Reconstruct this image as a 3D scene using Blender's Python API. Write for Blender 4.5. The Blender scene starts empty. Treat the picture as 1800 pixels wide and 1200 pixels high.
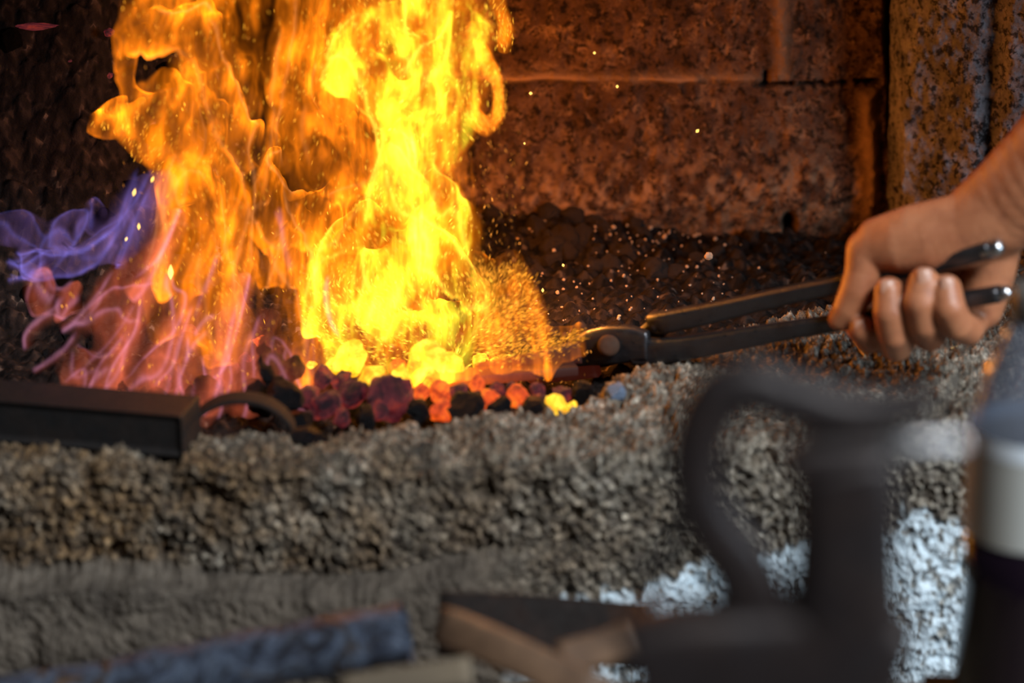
import bpy, bmesh, math, random
import numpy as np
from mathutils import Vector, Matrix
random.seed(7)
C = bpy.context.scene.collection
sc = bpy.context.scene
# ---------------------------------------------------------------- camera, world, light, exposure
PITCH = math.radians(20); DIST = 1.70; FPX = 4500.0
CAM = Vector((0, -DIST * math.cos(PITCH), DIST * math.sin(PITCH)))
cam_d = bpy.data.cameras.new('camera'); cam = bpy.data.objects.new('camera', cam_d); C.objects.link(cam)
cam.location = CAM; cam.rotation_euler = (math.pi / 2 - PITCH, 0, 0)
cam_d.sensor_width = 36; cam_d.lens = 36 * FPX / 1800; cam_d.clip_start = 0.05
cam_d.dof.use_dof = True; cam_d.dof.focus_distance = 1.755; cam_d.dof.aperture_fstop = 3.2
sc.camera = cam
world = bpy.data.worlds.new('world'); sc.world = world; world.use_nodes = True
world.node_tree.nodes['Background'].inputs[0].default_value = (0.55, 0.62, 0.75, 1)
world.node_tree.nodes['Background'].inputs[1].default_value = 0.03
def area(name, loc, target, sx, sy, power, col):
    l = bpy.data.lights.new(name, 'AREA'); l.shape = 'RECTANGLE'; l.size = sx; l.size_y = sy; l.energy = power; l.color = col
    o = bpy.data.objects.new(name, l); C.objects.link(o); o.location = loc
    o.rotation_euler = (Vector(target) - Vector(loc)).to_track_quat('-Z', 'Y').to_euler()
    return o
area('doorway_daylight', (1.9, -1.5, 0.7), (0.2, -0.15, 0.0), 0.6, 0.9, 30, (0.66, 0.84, 1.0))
area('roof_window_daylight', (1.25, -1.9, 2.1), (0.15, -0.15, 0), 0.6, 0.6, 92, (0.93, 0.97, 1.0))
FIRE_W = 0.95     # how strongly the flames light the hearth
sc.view_settings.view_transform = 'Standard'; sc.view_settings.look = 'None'
sc.view_settings.exposure = 0.0; sc.view_settings.gamma = 1.0; sc.view_settings.use_curve_mapping = False
sc.cycles.transparent_max_bounces = 40; sc.cycles.max_bounces = 6; sc.cycles.sample_clamp_indirect = 4.0
sc.cycles.use_denoising = True; sc.cycles.caustics_reflective = False; sc.cycles.caustics_refractive = False
# ---------------------------------------------------------------- where a pixel of the 1800x1200 frame lies on a given plane
FWD = Vector((0, math.cos(PITCH), -math.sin(PITCH))); UP = Vector((0, math.sin(PITCH), math.cos(PITCH)))
def ray(px, py): return FWD + Vector((1, 0, 0)) * ((px - 900) / FPX) + UP * ((600 - py) / FPX)
def at(px, py, Y):
    r = ray(px, py); return CAM + r * ((Y - CAM.y) / r.y)
def atz(px, py, z=0.0):
    r = ray(px, py); return CAM + r * ((z - CAM.z) / r.z)
# ---------------------------------------------------------------- numpy noise
def _hash(ix, iy, iz, seed):
    h = (ix.astype(np.int64) * 374761393 + iy.astype(np.int64) * 668265263 + iz.astype(np.int64) * 2147483647 + seed * 1274126177) & 0xFFFFFFFF
    h = ((h ^ (h >> 13)) * 1274126177) & 0xFFFFFFFF
    h = ((h ^ (h >> 16)) * 2246822519) & 0xFFFFFFFF
    return ((h ^ (h >> 15)) & 0xFFFFFF) / float(0xFFFFFF)
def vnoise(x, y, z=0.0, seed=0):
    x, y, z = np.broadcast_arrays(np.asarray(x, float), np.asarray(y, float), np.asarray(z, float))
    ix, iy, iz = np.floor(x), np.floor(y), np.floor(z)
    fx, fy, fz = x - ix, y - iy, z - iz
    ux, uy, uz = [f * f * f * (f * (f * 6 - 15) + 10) for f in (fx, fy, fz)]
    r = 0
    flat = not np.any(z)
    for dx in (0, 1):
        for dy in (0, 1):
            for dz in ((0,) if flat else (0, 1)):
                w = (ux if dx else 1 - ux) * (uy if dy else 1 - uy) * (1.0 if flat else (uz if dz else 1 - uz))
                r = r + w * _hash(ix + dx, iy + dy, iz + dz, seed)
    return r * 2 - 1
def fbm(x, y, z=0.0, seed=0, octaves=4, gain=0.5):
    r, a, n = 0, 1.0, 0
    for o in range(octaves):
        k = 2.03 ** o
        r = r + a * vnoise(np.asarray(x) * k + 17.3 * o, np.asarray(y) * k + 9.1 * o, np.asarray(z) * k, seed + o * 7)
        n += a; a *= gain
    return r / n
def worley(x, y, z=0.0, seed=0):
    x, y, z = np.broadcast_arrays(np.asarray(x, float), np.asarray(y, float), np.asarray(z, float))
    ix, iy, iz = np.floor(x), np.floor(y), np.floor(z)
    d1 = np.full(x.shape, 9.0); d2 = np.full(x.shape, 9.0); cid = np.zeros(x.shape)
    for dx in (-1, 0, 1):
        for dy in (-1, 0, 1):
            for dz in (-1, 0, 1):
                cx, cy, cz = ix + dx, iy + dy, iz + dz
                px = cx + _hash(cx, cy, cz, seed); py = cy + _hash(cx, cy, cz, seed + 1); pz = cz + _hash(cx, cy, cz, seed + 2)
                d = np.sqrt((px - x) ** 2 + (py - y) ** 2 + (pz - z) ** 2)
                m = d < d1
                d2 = np.where(m, d1, np.minimum(d2, d)); cid = np.where(m, _hash(cx, cy, cz, seed + 3), cid); d1 = np.where(m, d, d1)
    return d1, d2, cid
def sstep(a, b, t):
    t = np.clip((t - a) / (b - a), 0, 1)
    return t * t * (3 - 2 * t)
# ---------------------------------------------------------------- object helpers
def empty(name, label=None, cat=None, loc=(0, 0, 0), group=None):
    o = bpy.data.objects.new(name, None); C.objects.link(o); o.location = loc; o.empty_display_size = 0.02
    if label: tag(o, label, cat, group)
    return o
def tag(o, label, cat, group=None, kind=None):
    o['label'] = label; o['category'] = cat
    if group: o['group'] = group
    if kind: o['kind'] = kind
    return o
def struct(o, label, cat='structure'):
    o['kind'] = 'structure'; o['label'] = label; o['category'] = cat; return o
def link(name, me, mats=None, parent=None, smooth=True):
    o = bpy.data.objects.new(name, me); C.objects.link(o)
    if mats is not None and not me.materials:
        for m in (mats if isinstance(mats, (list, tuple)) else [mats]): me.materials.append(m)
    if smooth: me.polygons.foreach_set('use_smooth', [True] * len(me.polygons))
    if parent is not None:
        o.parent = parent; o.matrix_parent_inverse = Matrix.Translation(parent.location).inverted()
    return o
def arr_mesh(name, V, F):
    me = bpy.data.meshes.new(name); V = np.asarray(V, np.float32); F = np.asarray(F, np.int32)
    me.vertices.add(len(V)); me.vertices.foreach_set('co', V.ravel())
    k = F.shape[1]
    me.loops.add(F.size); me.loops.foreach_set('vertex_index', F.ravel())
    me.polygons.add(len(F)); me.polygons.foreach_set('loop_start', np.arange(0, F.size, k, dtype=np.int32))
    me.update(calc_edges=True); me.validate(); return me
def grid_mesh(name, P):
    h, w = P.shape[:2]; i = np.arange(h * w).reshape(h, w)
    F = np.stack([i[:-1, :-1], i[:-1, 1:], i[1:, 1:], i[1:, :-1]], -1).reshape(-1, 4)
    return arr_mesh(name, P.reshape(-1, 3), F)
def attr(me, name, vals):
    a = me.attributes.new(name, 'FLOAT', 'POINT'); a.data.foreach_set('value', np.asarray(vals, np.float32).ravel())
def attr_c(me, name, vals):
    a = me.attributes.new(name, 'FLOAT_COLOR', 'POINT')
    v = np.ones((len(me.vertices), 4), np.float32); v[:, :3] = np.asarray(vals).reshape(-1, 3); a.data.foreach_set('color', v.ravel())
def sweep(path, ra, rb=None, n=20, exp=2.0, caps=True, twist=0.0, sub=6, up=Vector((0, 1, 0))):
    """tube along a smoothed 3D path; ra across, rb along `up`; exp>2 squares the section. returns V, F"""
    rb = rb or ra
    P = [Vector(p) for p in path]; Q, A, B = [], [], []
    m = len(P)
    E = [P[0] * 2 - P[1]] + P + [P[-1] * 2 - P[-2]]
    for i in range(m - 1):
        for k in range(sub):
            t = k / sub
            p0, p1, p2, p3 = E[i:i + 4]
            Q.append(0.5 * ((2 * p1) + (p2 - p0) * t + (2 * p0 - 5 * p1 + 4 * p2 - p3) * t * t + (3 * p1 - p0 - 3 * p2 + p3) * t ** 3))
            A.append(ra[i] * (1 - t) + ra[i + 1] * t); B.append(rb[i] * (1 - t) + rb[i + 1] * t)
    Q.append(P[-1]); A.append(ra[-1]); B.append(rb[-1])
    V, F = [], []
    for i, q in enumerate(Q):
        T = (Q[min(i + 1, len(Q) - 1)] - Q[max(i - 1, 0)]).normalized()
        b = (up - T * up.dot(T)).normalized(); a = T.cross(b).normalized()
        for j in range(n):
            th = 2 * math.pi * j / n + twist
            c, s = math.cos(th), math.sin(th)
            e = 2.0 / exp
            c = math.copysign(abs(c) ** e, c); s = math.copysign(abs(s) ** e, s)
            V.append(q + a * (c * A[i]) + b * (s * B[i]))
    for i in range(len(Q) - 1):
        for j in range(n):
            F.append((i * n + j, i * n + (j + 1) % n, (i + 1) * n + (j + 1) % n, (i + 1) * n + j))
    if caps:
        F.append(tuple(range(n))[::-1]); F.append(tuple(range((len(Q) - 1) * n, len(Q) * n)))
    return V, F
def mesh(name, V, F):
    me = bpy.data.meshes.new(name); me.from_pydata([tuple(v) for v in V], [], F); me.update()
    bm = bmesh.new(); bm.from_mesh(me); bmesh.ops.recalc_face_normals(bm, faces=bm.faces); bm.to_mesh(me); bm.free()
    return me
def join_vf(*parts):
    V, F = [], []
    for v, f in parts:
        k = len(V); V += list(v); F += [tuple(i + k for i in q) for q in f]
    return V, F
def lathe(prof, n=48, axis=Vector((0, 0, 1)), origin=Vector((0, 0, 0))):
    q = axis.to_track_quat('Z', 'Y'); V, F = [], []
    for r, z in prof:
        for j in range(n):
            t = 2 * math.pi * j / n; V.append(origin + q @ Vector((r * math.cos(t), r * math.sin(t), z)))
    for i in range(len(prof) - 1):
        for j in range(n): F.append((i * n + j, i * n + (j + 1) % n, (i + 1) * n + (j + 1) % n, (i + 1) * n + j))
    return V, F
def bevel(o, w, seg=3):
    m = o.modifiers.new('bevel', 'BEVEL'); m.width = w; m.segments = seg; m.limit_method = 'ANGLE'; m.angle_limit = math.radians(35)
    m.harden_normals = False
def auto(o, ang=35):
    pass
# ---------------------------------------------------------------- materials
class NT:
    def __init__(s, name):
        s.m = bpy.data.materials.new(name); s.m.use_nodes = True; s.t = s.m.node_tree; s.t.nodes.clear()
        s.out = s.t.nodes.new('ShaderNodeOutputMaterial')
    def n(s, typ, **kw):
        nd = s.t.nodes.new('ShaderNode' + typ)
        for k, v in kw.items():
            if k in nd.bl_rna.properties: setattr(nd, k, v)
            else: s.put(nd, k.replace('_', ' '), v)
        return nd
    def put(s, nd, key, v):
        i = nd.inputs[key] if key in nd.inputs else nd.inputs[int(key)]
        if isinstance(v, bpy.types.NodeSocket): s.t.links.new(v, i)
        else: i.default_value = (tuple(v) + (1,)) if isinstance(v, (tuple, list)) and len(v) == 3 and i.type == 'RGBA' else v
    def coord(s, scale=(1, 1, 1), kind='Object'):
        tc = s.n('TexCoord'); mp = s.n('Mapping'); s.put(mp, 'Vector', tc.outputs[kind]); mp.inputs['Scale'].default_value = scale
        return mp.outputs[0]
    def noise(s, vec, scale, detail=6, rough=.6, dist=0.0):
        nd = s.n('TexNoise'); s.put(nd, 'Vector', vec); s.put(nd, 'Scale', scale); s.put(nd, 'Detail', detail); s.put(nd, 'Roughness', rough); s.put(nd, 'Distortion', dist)
        return nd.outputs[0]
    def vor(s, vec, scale, feature='F1', out=0):
        nd = s.n('TexVoronoi', feature=feature); s.put(nd, 'Vector', vec); s.put(nd, 'Scale', scale)
        return nd.outputs[out]
    def ramp(s, fac, stops):
        nd = s.n('ValToRGB'); s.put(nd, 'Fac', fac); e = nd.color_ramp.elements
        while len(e) < len(stops): e.new(.5)
        for k, (p, c) in enumerate(stops):
            e[k].position = p; e[k].color = (tuple(c) + (1,)) if not isinstance(c, float) else (c, c, c, 1)
        return nd.outputs[0]
    def mix(s, fac, a, b, mode='MIX'):
        nd = s.n('MixRGB', blend_type=mode); s.put(nd, 'Fac', fac); s.put(nd, 'Color1', a); s.put(nd, 'Color2', b); return nd.outputs[0]
    def math(s, op, a, b=0.0):
        nd = s.n('Math', operation=op); s.put(nd, '0', a); s.put(nd, '1', b); return nd.outputs[0]
    def at(s, name, out='Fac'):
        nd = s.n('Attribute', attribute_name=name); return nd.outputs[out]
    def bump(s, h, strength=.5, dist=.002, nrm=None):
        nd = s.n('Bump'); s.put(nd, 'Height', h); s.put(nd, 'Strength', strength); s.put(nd, 'Distance', dist)
        if nrm is not None: s.put(nd, 'Normal', nrm)
        return nd.outputs[0]
    def bsdf(s, **kw):
        b = s.n('BsdfPrincipled')
        for k, v in kw.items(): s.put(b, k.replace('_', ' '), v)
        s.t.links.new(b.outputs[0], s.out.inputs[0]); return s.m
def m_coal(name, glow=None, base=(0.014, 0.013, 0.015), strength=1.0, crust=0.5, rough=.5, spec=.25):
    t = NT(name); v = t.coord(); oi = t.n('ObjectInfo')
    off = t.n('VectorMath', operation='SCALE'); t.put(off, '0', oi.outputs['Location']); off.inputs['Scale'].default_value = 37.0
    ad = t.n('VectorMath', operation='ADD'); t.put(ad, '0', v); t.put(ad, '1', off.outputs[0]); v = ad.outputs[0]
    n = t.noise(v, 95, 6, .65)
    nb = t.bump(t.math('ADD', n, t.vor(v, 330)), .7, .0016)
    kw = dict(Base_Color=t.ramp(n, [(.3, tuple(b * .5 for b in base)), (.7, tuple(b * 2.0 for b in base))]), Roughness=rough, Normal=nb, Specular_IOR_Level=spec)
    if glow:
        n2 = t.noise(v, .95, 6, .66, .35)
        c0, c1, c2 = glow
        kw['Emission Color'] = t.ramp(n2, [(crust - .16, c0), (crust, c1), (crust + .2, c2)])
        kw['Emission Strength'] = strength
    return t.bsdf(**kw)
def m_iron(name, base=(0.05, 0.045, 0.045), metal=.7, rough=.42, rust=(0.10, 0.04, 0.02), amt=.5, bump=.35, scale=1.0):
    t = NT(name); v = t.coord((scale,) * 3); n = t.noise(v, 60, 7, .65); n2 = t.noise(v, 260, 4, .6)
    return t.bsdf(Base_Color=t.mix(t.ramp(n, [(.42, 0.0), (.72, float(amt))]), base, rust), Metallic=metal, Specular_IOR_Level=.5 if metal > .1 else .22,
                  Roughness=t.ramp(n2, [(.3, float(rough - .1)), (.7, float(rough + .15))]), Normal=t.bump(t.math('ADD', n, t.math('MULTIPLY', n2, .5)), bump, .0012))
M = {}
M['coal'] = m_coal('black_coal', base=(.006, .005, .006), spec=.18)
M['coal_soot'] = m_coal('sooty_coal', base=(0.002, 0.0016, 0.0016), rough=.9, spec=.05)
M['coal_brown'] = m_coal('dusty_coal', base=(0.032, 0.021, 0.017), rough=.8, spec=.15)
M['ember_dim'] = m_coal('dull_red_coal', glow=((0.008, 0.001, 0.003), (0.085, 0.010, 0.014), (0.36, 0.035, 0.014)), crust=.52, strength=1.0)
M['ember'] = m_coal('glowing_coal', glow=((0.18, 0.015, 0.004), (0.85, 0.085, 0.010), (1.25, 0.26, 0.015)), crust=.50, strength=1.0)
M['ember_yellow'] = m_coal('yellow_hot_coal', glow=((0.9, 0.16, 0.006), (1.6, 0.75, 0.02), (2.4, 1.6, 0.12)), crust=.46, strength=.85)
M['iron'] = m_iron('forge_iron', base=(.075, .077, .085), metal=.8, rough=.34, rust=(.06, .035, .025), amt=.5)
M['iron_dark'] = m_iron('dark_scaled_iron', base=(0.010, 0.009, 0.009), rough=.6, metal=.0, amt=.4, rust=(0.03, 0.018, 0.013))
M['iron_brown'] = m_iron('brown_iron', base=(0.017, 0.012, 0.012), rough=.48, metal=.3, amt=.6, rust=(0.032, 0.018, 0.013))
M['rust_dark'] = m_iron('dark_rust', base=(0.010, 0.007, 0.006), rough=.85, metal=0, amt=.5, rust=(0.03, 0.014, 0.009))
M['steel'] = m_iron('worn_steel', base=(0.55, 0.56, 0.58), rough=.25, metal=1.0, amt=.2, bump=.15)
# ---------------------------------------------------------------- the setting: hearth, walls, floor, bench
def curve_fn(pts):
    xs = np.array([p[0] for p in pts]); ys = np.array([p[1] for p in pts])
    def f(x):
        x = np.asarray(x, float); r = 0
        for k in (-.014, -.007, 0, .007, .014): r = r + np.interp(x + k, xs, ys)
        return r / 5
    return f
inner_px = [(-260,768),(-100,768),(0,768),(300,770),(560,762),(800,748),(950,732),(1045,706),(1130,655),(1230,612),(1330,577),(1450,545),(1560,515),(1680,480),(1900,430)]
outer_px = [(-260,830),(0,828),(300,826),(600,826),(850,820),(1000,812),(1130,800),(1250,785),(1400,775),(1550,770),(1700,772),(1900,775)]
Yin = curve_fn([(atz(*p).x, atz(*p).y) for p in inner_px]); Yout = curve_fn([(atz(*p).x, atz(*p).y) for p in outer_px])
def build_rim():
    nu, nv = 1150, 330
    x = np.linspace(-.43, .48, nu)
    yi, yo = Yin(x), Yout(x)
    v = np.linspace(0, 1, nv)
    # section: inside wall, top, outer face
    seg = np.interp(v, [0, .10, .42, 1.0], [0, 1, 2, 3])
    X = np.repeat(x[None], nv, 0); Y = np.zeros_like(X); Z = np.zeros_like(X)
    for j, s in enumerate(seg):
        if s < 1: Y[j] = yi + .012 * (1 - s) ; Z[j] = -.07 * (1 - s) + .0
        elif s < 2:
            t = s - 1; Y[j] = yi * (1 - t) + yo * t; Z[j] = .004 * np.sin(t * math.pi)
        else:
            t = s - 2; Y[j] = yo - .004 * math.sin(t * 3); Z[j] = -.20 * t
    # round the shoulders
    for _ in range(26):
        Y[1:-1] = (Y[:-2] + 2 * Y[1:-1] + Y[2:]) / 4; Z[1:-1] = (Z[:-2] + 2 * Z[1:-1] + Z[2:]) / 4
    # lower mortar skirt on the left, and its lip
    left = sstep(.035, -.03, X)
    ledge_z = -.064 + .010 * fbm(X * 9, 0, 0, 5, 3) + .05 * np.clip(X, 0, 1)
    sk = sstep(ledge_z + .003, ledge_z - .004, Z) * left * (seg[:, None] > 2)
    Y = Y - sk * (.020 + .10 * np.clip(ledge_z - Z, 0, .04))
    # low bulge of the painted wall on the right
    # normals of the smooth surface
    P = np.stack([X, Y, Z], -1)
    du = np.gradient(P, axis=1); dv = np.gradient(P, axis=0)
    N = np.cross(dv, du); N /= np.linalg.norm(N, axis=-1, keepdims=True) + 1e-12
    if N[nv // 4, nu // 2, 2] < 0: N = -N
    big = fbm(X * 14, Y * 14, Z * 14, 2, 5, .6) * .010
    d1, d2, cid = worley(X * 260 + 1.2 * fbm(X * 60, Y * 60, Z * 60, 3, 2), Y * 260, Z * 260 + 1.2 * fbm(X * 60, Y * 60, Z * 60, 4, 2), 9)
    e1, e2, cid2 = worley(X * 110, Y * 110, Z * 110, 19)
    peb = (1 - np.clip(d1, 0, 1)) * .0010 * (.4 + cid) + np.clip(1 - e1 * 1.7, 0, 1) * .0034 * (cid2 > .72)
    pit = -.006 * sstep(.25, .6, fbm(X * 60, Y * 60, Z * 60, 33, 3))
    rough = .0050 * fbm(X * 300, Y * 300, Z * 300, 41, 3, .65)
    paint_edge = -.088 + .155 * np.clip(X - .05, 0, .25) - .025 * sstep(.03, .0, X) + .012 * fbm(X * 30, Y * 30, 0, 55, 3) + .015 * fbm(X * 120, Z * 30, 0, 56, 2)
    paint = sstep(paint_edge + .004, paint_edge - .004, Z) * sstep(-.01, .02, X) * (seg[:, None] > 2)
    holes = sstep(.20, .32, fbm(X * 330, Y * 330, Z * 200, 61, 3) + .25 * fbm(X * 30, Y * 30, Z * 30, 62, 2))
    paint = paint * (1 - .85 * holes)
    mortar = sstep(ledge_z + .009, ledge_z + .002, Z) * left * (seg[:, None] > 2)
    k = (1 - .72 * mortar) * (1 - .55 * sstep(paint_edge + .004, paint_edge - .004, Z) * (X > 0) * (seg[:, None] > 2))
    D = big + (peb * 1.2 + pit * 1.3 + rough * 1.2) * k - holes * .0012
    P = P + N * D[..., None]
    me = grid_mesh('hearth_rim', P)
    attr(me, 'paint', paint); attr(me, 'mortar', mortar); attr(me, 'grain', cid); attr(me, 'pit', np.clip(d1, 0, 1)); attr(me, 'stone', cid2 * (e1 < .62))
    return me
def m_rim():
    t = NT('rough_hearth_concrete'); v = t.coord()
    g = t.ramp(t.at('grain'), [(0, (.06, .052, .043)), (.35, (.16, .143, .12)), (.75, (.30, .27, .23)), (1, (.62, .58, .52))])
    g = t.mix(.65, g, t.ramp(t.noise(v, 170, 8, .8), [(.38, (.018, .014, .011)), (.48, (.10, .088, .072)), (.56, (.34, .31, .26)), (.66, (.85, .82, .74))]))
    g = t.mix(t.ramp(t.at('pit'), [(.45, 0.0), (.85, .85)]), g, (.045, .035, .028))
    g = t.mix(.75, g, t.ramp(t.noise(v, 22, 6, .7), [(.30, (.32, .27, .20)), (.5, (.8, .75, .67)), (.68, (1.4, 1.36, 1.3))]), 'MULTIPLY')
    x = t.n('SeparateXYZ'); t.put(x, 'Vector', v)
    br = t.math('MULTIPLY', t.ramp(x.outputs[0], [(0, 1.0), (.02, 0.0)]), 1.0)
    ochre_dim = t.math('MULTIPLY', t.ramp(t.noise(v, 30, 5, .6), [(.36, 0.15), (.60, 1.0)]), t.ramp(t.math('MULTIPLY_ADD', x.outputs[0], -2.6), [(.0, .12), (1.0, 1.0)]))
    g = t.mix(ochre_dim, g, t.mix(1.0, g, (.72, .48, .26), 'MULTIPLY'))  # ochre tint plus the dimmer light at left, multiplied into the colour
    mo = t.ramp(t.noise(v, 60, 7, .6), [(.3, (.042, .031, .022)), (.7, (.135, .108, .082))])
    g = t.mix(t.at('mortar'), g, mo)
    p = t.ramp(t.noise(v, 90, 6, .65), [(.3, (.50, .60, .66)), (.6, (.72, .82, .88))])
    g = t.mix(t.at('paint'), g, p)
    h = t.math('ADD', t.noise(v, 420, 4, .6), t.math('MULTIPLY', t.noise(v, 130, 5, .6), 1.5))
    return t.bsdf(Base_Color=g, Roughness=.85, Normal=t.bump(h, .8, .0022))
rim = link('hearth', build_rim(), m_rim())
struct(rim, 'rough pebbly concrete rim of the forge hearth, whitewashed low on its right side', 'hearth')
# bed of small coal
def bed_z(X, Y):
    z = -.030 + 0 * X
    z = z + .018 * sstep(-.12, .0, Y)
    z = z - .024 * np.exp(-((X + .01) / .075) ** 4 - ((Y + .03) / .06) ** 4)
    z = z + .022 * sstep(.13, .26, Y) * sstep(.16, -.02, X)
    z = z + .30 * sstep(.02, .26, Y - .25 * np.minimum(X + .25, 0)) * sstep(-.13, -.30, X)
    return z
def build_bed():
    x = np.linspace(-.46, .36, 520); y = np.linspace(-.17, .27, 300)
    X, Y = np.meshgrid(x, y)
    Z = bed_z(X, Y)
    d1, d2, cid = worley(X * 95, Y * 95, Z * 60, 5)
    f1, f2, c2 = worley(X * 260, Y * 260, Z * 200, 6)
    Z = Z + .008 * (1 - d1) * (.5 + cid) + .0022 * (1 - f1) + .006 * fbm(X * 30, Y * 30, 0, 8, 3)
    lim = Yin(X) + .004
    Y2 = np.maximum(Y, lim); Z = np.where(Y < lim, -.07, Z)
    me = grid_mesh('coal_bed', np.stack([X, Y2, Z], -1)); attr(me, 'grain', c2)
    return me
t = NT('coal_bed'); v = t.coord()
M['bed'] = t.bsdf(Base_Color=t.ramp(t.at('grain'), [(0, (.003, .0025, .0025)), (.7, (.014, .010, .009)), (.95, (.03, .02, .016)), (1, (.10, .07, .055))]), Roughness=.9, Specular_IOR_Level=.08, Normal=t.bump(t.noise(v, 300, 5, .6), .6, .002))
bed = link('coal_bed', build_bed(), M['bed'])
tag(bed, 'bed of fine black coal and cinders filling the hearth behind the concrete rim', 'coal bed', kind='stuff')
# back wall of sooty blocks
def m_wall(name, lo, mid, hi, mortar, pit):
    t = NT(name); v = t.coord()
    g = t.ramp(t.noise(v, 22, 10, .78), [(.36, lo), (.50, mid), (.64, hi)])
    sp = t.vor(v, 150, 'F1'); n3 = t.noise(v, 150, 5, .7)
    g = t.mix(t.ramp(t.noise(v, 75, 5, .7, .3), [(.52, 0.0), (.66, .7)]), g, mortar)
    g = t.mix(t.ramp(n3, [(.50, 0.0), (.58, .9)]), g, pit)
    g = t.mix(t.at('mortar'), g, mortar)
    g = t.mix(t.at('crack_shade'), g, (.004, .003, .003))
    h = t.math('ADD', t.math('MULTIPLY', n3, 1.0), t.noise(v, 55, 6, .6))
    return t.bsdf(Base_Color=g, Roughness=.9, Specular_IOR_Level=.1, Normal=t.bump(h, 1.0, .006))
WY = .262
def wall_px(X, Z, Y0=WY):      # frame coordinates of points on the wall (to lay the joints where they are)
    rx, ry, rz = X - CAM.x, Y0 - CAM.y, Z - CAM.z
    dep = ry * FWD.y + rz * FWD.z
    return 900 + FPX * rx / dep, 600 - FPX * (ry * UP.y + rz * UP.z) / dep
def build_wall_back():
    x = np.linspace(-.60, .31, 640); z = np.linspace(-.09, .46, 420)
    X, Z = np.meshgrid(x, z); px, py = wall_px(X, Z)
    wob = 5 * fbm(px / 60, py / 60, 0, 70, 3)
    ridge = np.exp(-((py - 131 - wob * .6 - (px - 900) * .012) / 8.5) ** 2) * sstep(1400, 1300, px + wob * 3) * (.5 + .5 * sstep(-.3, .3, fbm(px / 60, py / 30, 0, 71, 2)))
    ridge2 = np.exp(-((px - 1372 - wob) / 16) ** 2) * sstep(150, 125, py) * .55
    ridge3 = np.exp(-((px - 1527 - wob) / 15) ** 2) * sstep(150, 175, py) * sstep(420, 340, py) * .9
    pill = sstep(1340, 1356, px + wob) * sstep(148, 140, py) * .4
    crack_shade = np.exp(-((py - 146 - wob * .8) / 4.0) ** 2) * sstep(1320, 1345, px) * sstep(1556, 1540, px) * (fbm(px / 14, py / 14, 0, 72, 2) > -.25)
    crack_shade = crack_shade + np.exp(-((px - 1343 - wob) / 4) ** 2) * sstep(120, 128, py) * sstep(156, 148, py)
    crack_shade = np.clip(crack_shade + sstep(1552, 1566, px - (py - 100) * .045 + wob) , 0, 1)
    hole = np.exp(-(((px - 1385) / 12) ** 2 + ((py - 388) / 22) ** 2) ** 2)
    crack_shade = np.clip(crack_shade + hole, 0, 1)
    d1, d2, cid = worley(X * 130, Z * 130, 0, 77)
    Y = WY - .009 * ridge - .006 * ridge2 - .008 * ridge3 + .012 * crack_shade - .010 * fbm(X * 10, Z * 10, 0, 74, 4) - .0035 * fbm(X * 90, Z * 90, 0, 75, 4)
    Y = Y - .014 * np.exp(-((py - 325) / 70) ** 2) + .0015 * d1
    pale = np.clip(sstep(-.15, .45, fbm(px / 16, py / 16, 0, 78, 4)) * np.exp(-((py - 330 - (1300 - px) * .03) / 62) ** 2) * .85, 0, 1)  # brighter firelit band along the wall, put into the colour
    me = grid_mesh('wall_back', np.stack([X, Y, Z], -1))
    attr(me, 'mortar', np.clip(ridge + ridge2 + ridge3 + pale, 0, 1)); attr(me, 'crack_shade', crack_shade)  # mortar joints, plus the painted bright band
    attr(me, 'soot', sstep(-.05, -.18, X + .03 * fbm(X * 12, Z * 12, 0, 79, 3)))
    return me
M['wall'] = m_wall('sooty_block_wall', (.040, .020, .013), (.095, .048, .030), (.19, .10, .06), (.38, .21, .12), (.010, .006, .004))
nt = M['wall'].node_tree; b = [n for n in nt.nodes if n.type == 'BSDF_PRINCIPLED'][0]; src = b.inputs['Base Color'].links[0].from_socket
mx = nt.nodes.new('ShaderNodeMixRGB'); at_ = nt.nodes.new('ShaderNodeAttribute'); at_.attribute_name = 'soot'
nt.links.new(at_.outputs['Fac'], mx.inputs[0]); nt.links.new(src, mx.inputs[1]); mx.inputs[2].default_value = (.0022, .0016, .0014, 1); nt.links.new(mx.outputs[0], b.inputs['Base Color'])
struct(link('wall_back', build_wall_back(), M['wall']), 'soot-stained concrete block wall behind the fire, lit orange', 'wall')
def build_wall_right():
    s = np.linspace(0, 1, 420); z = np.linspace(-.20, .60, 460); S, Z = np.meshgrid(s, z)
    # plan of the rough pier: out of the corner, a face, a fold and a second face
    lean = (.30 - Z) * .045
    kx = np.array([0, .06, .16, .42, .50, .60, 1.0]); PX = np.interp(S, kx, [.286, .275, .283, .330, .342, .352, .50]); PY = np.interp(S, kx, [.30, .25, .215, .178, .180, .165, .10])
    for _ in range(10):
        PX[:, 1:-1] = (PX[:, :-2] + 2 * PX[:, 1:-1] + PX[:, 2:]) / 4; PY[:, 1:-1] = (PY[:, :-2] + 2 * PY[:, 1:-1] + PY[:, 2:]) / 4
    PX = PX + lean * (1 - S) - .003
    d1, d2, cid = worley(PX * 150, PY * 150, Z * 150, 87)
    n = .007 * fbm(PX * 22, PY * 22, Z * 16, 81, 4) + .003 * fbm(PX * 120, PY * 120, Z * 120, 82, 3) + .0012 * (1 - d1)
    me = grid_mesh('wall_right', np.stack([PX - n * .6, PY - n, Z], -1))
    attr(me, 'mortar', .5 * np.exp(-((S - .16) / .05) ** 2) * (fbm(PX * 60, PY * 60, Z * 60, 84, 2) > -.1)); attr(me, 'crack_shade', np.clip(sstep(.035, .0, S) + .6 * np.exp(-((S - .49) / .035) ** 2), 0, 1))  # painted: lit strip by the corner (in mortar), shade along the fold
    return me
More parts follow.
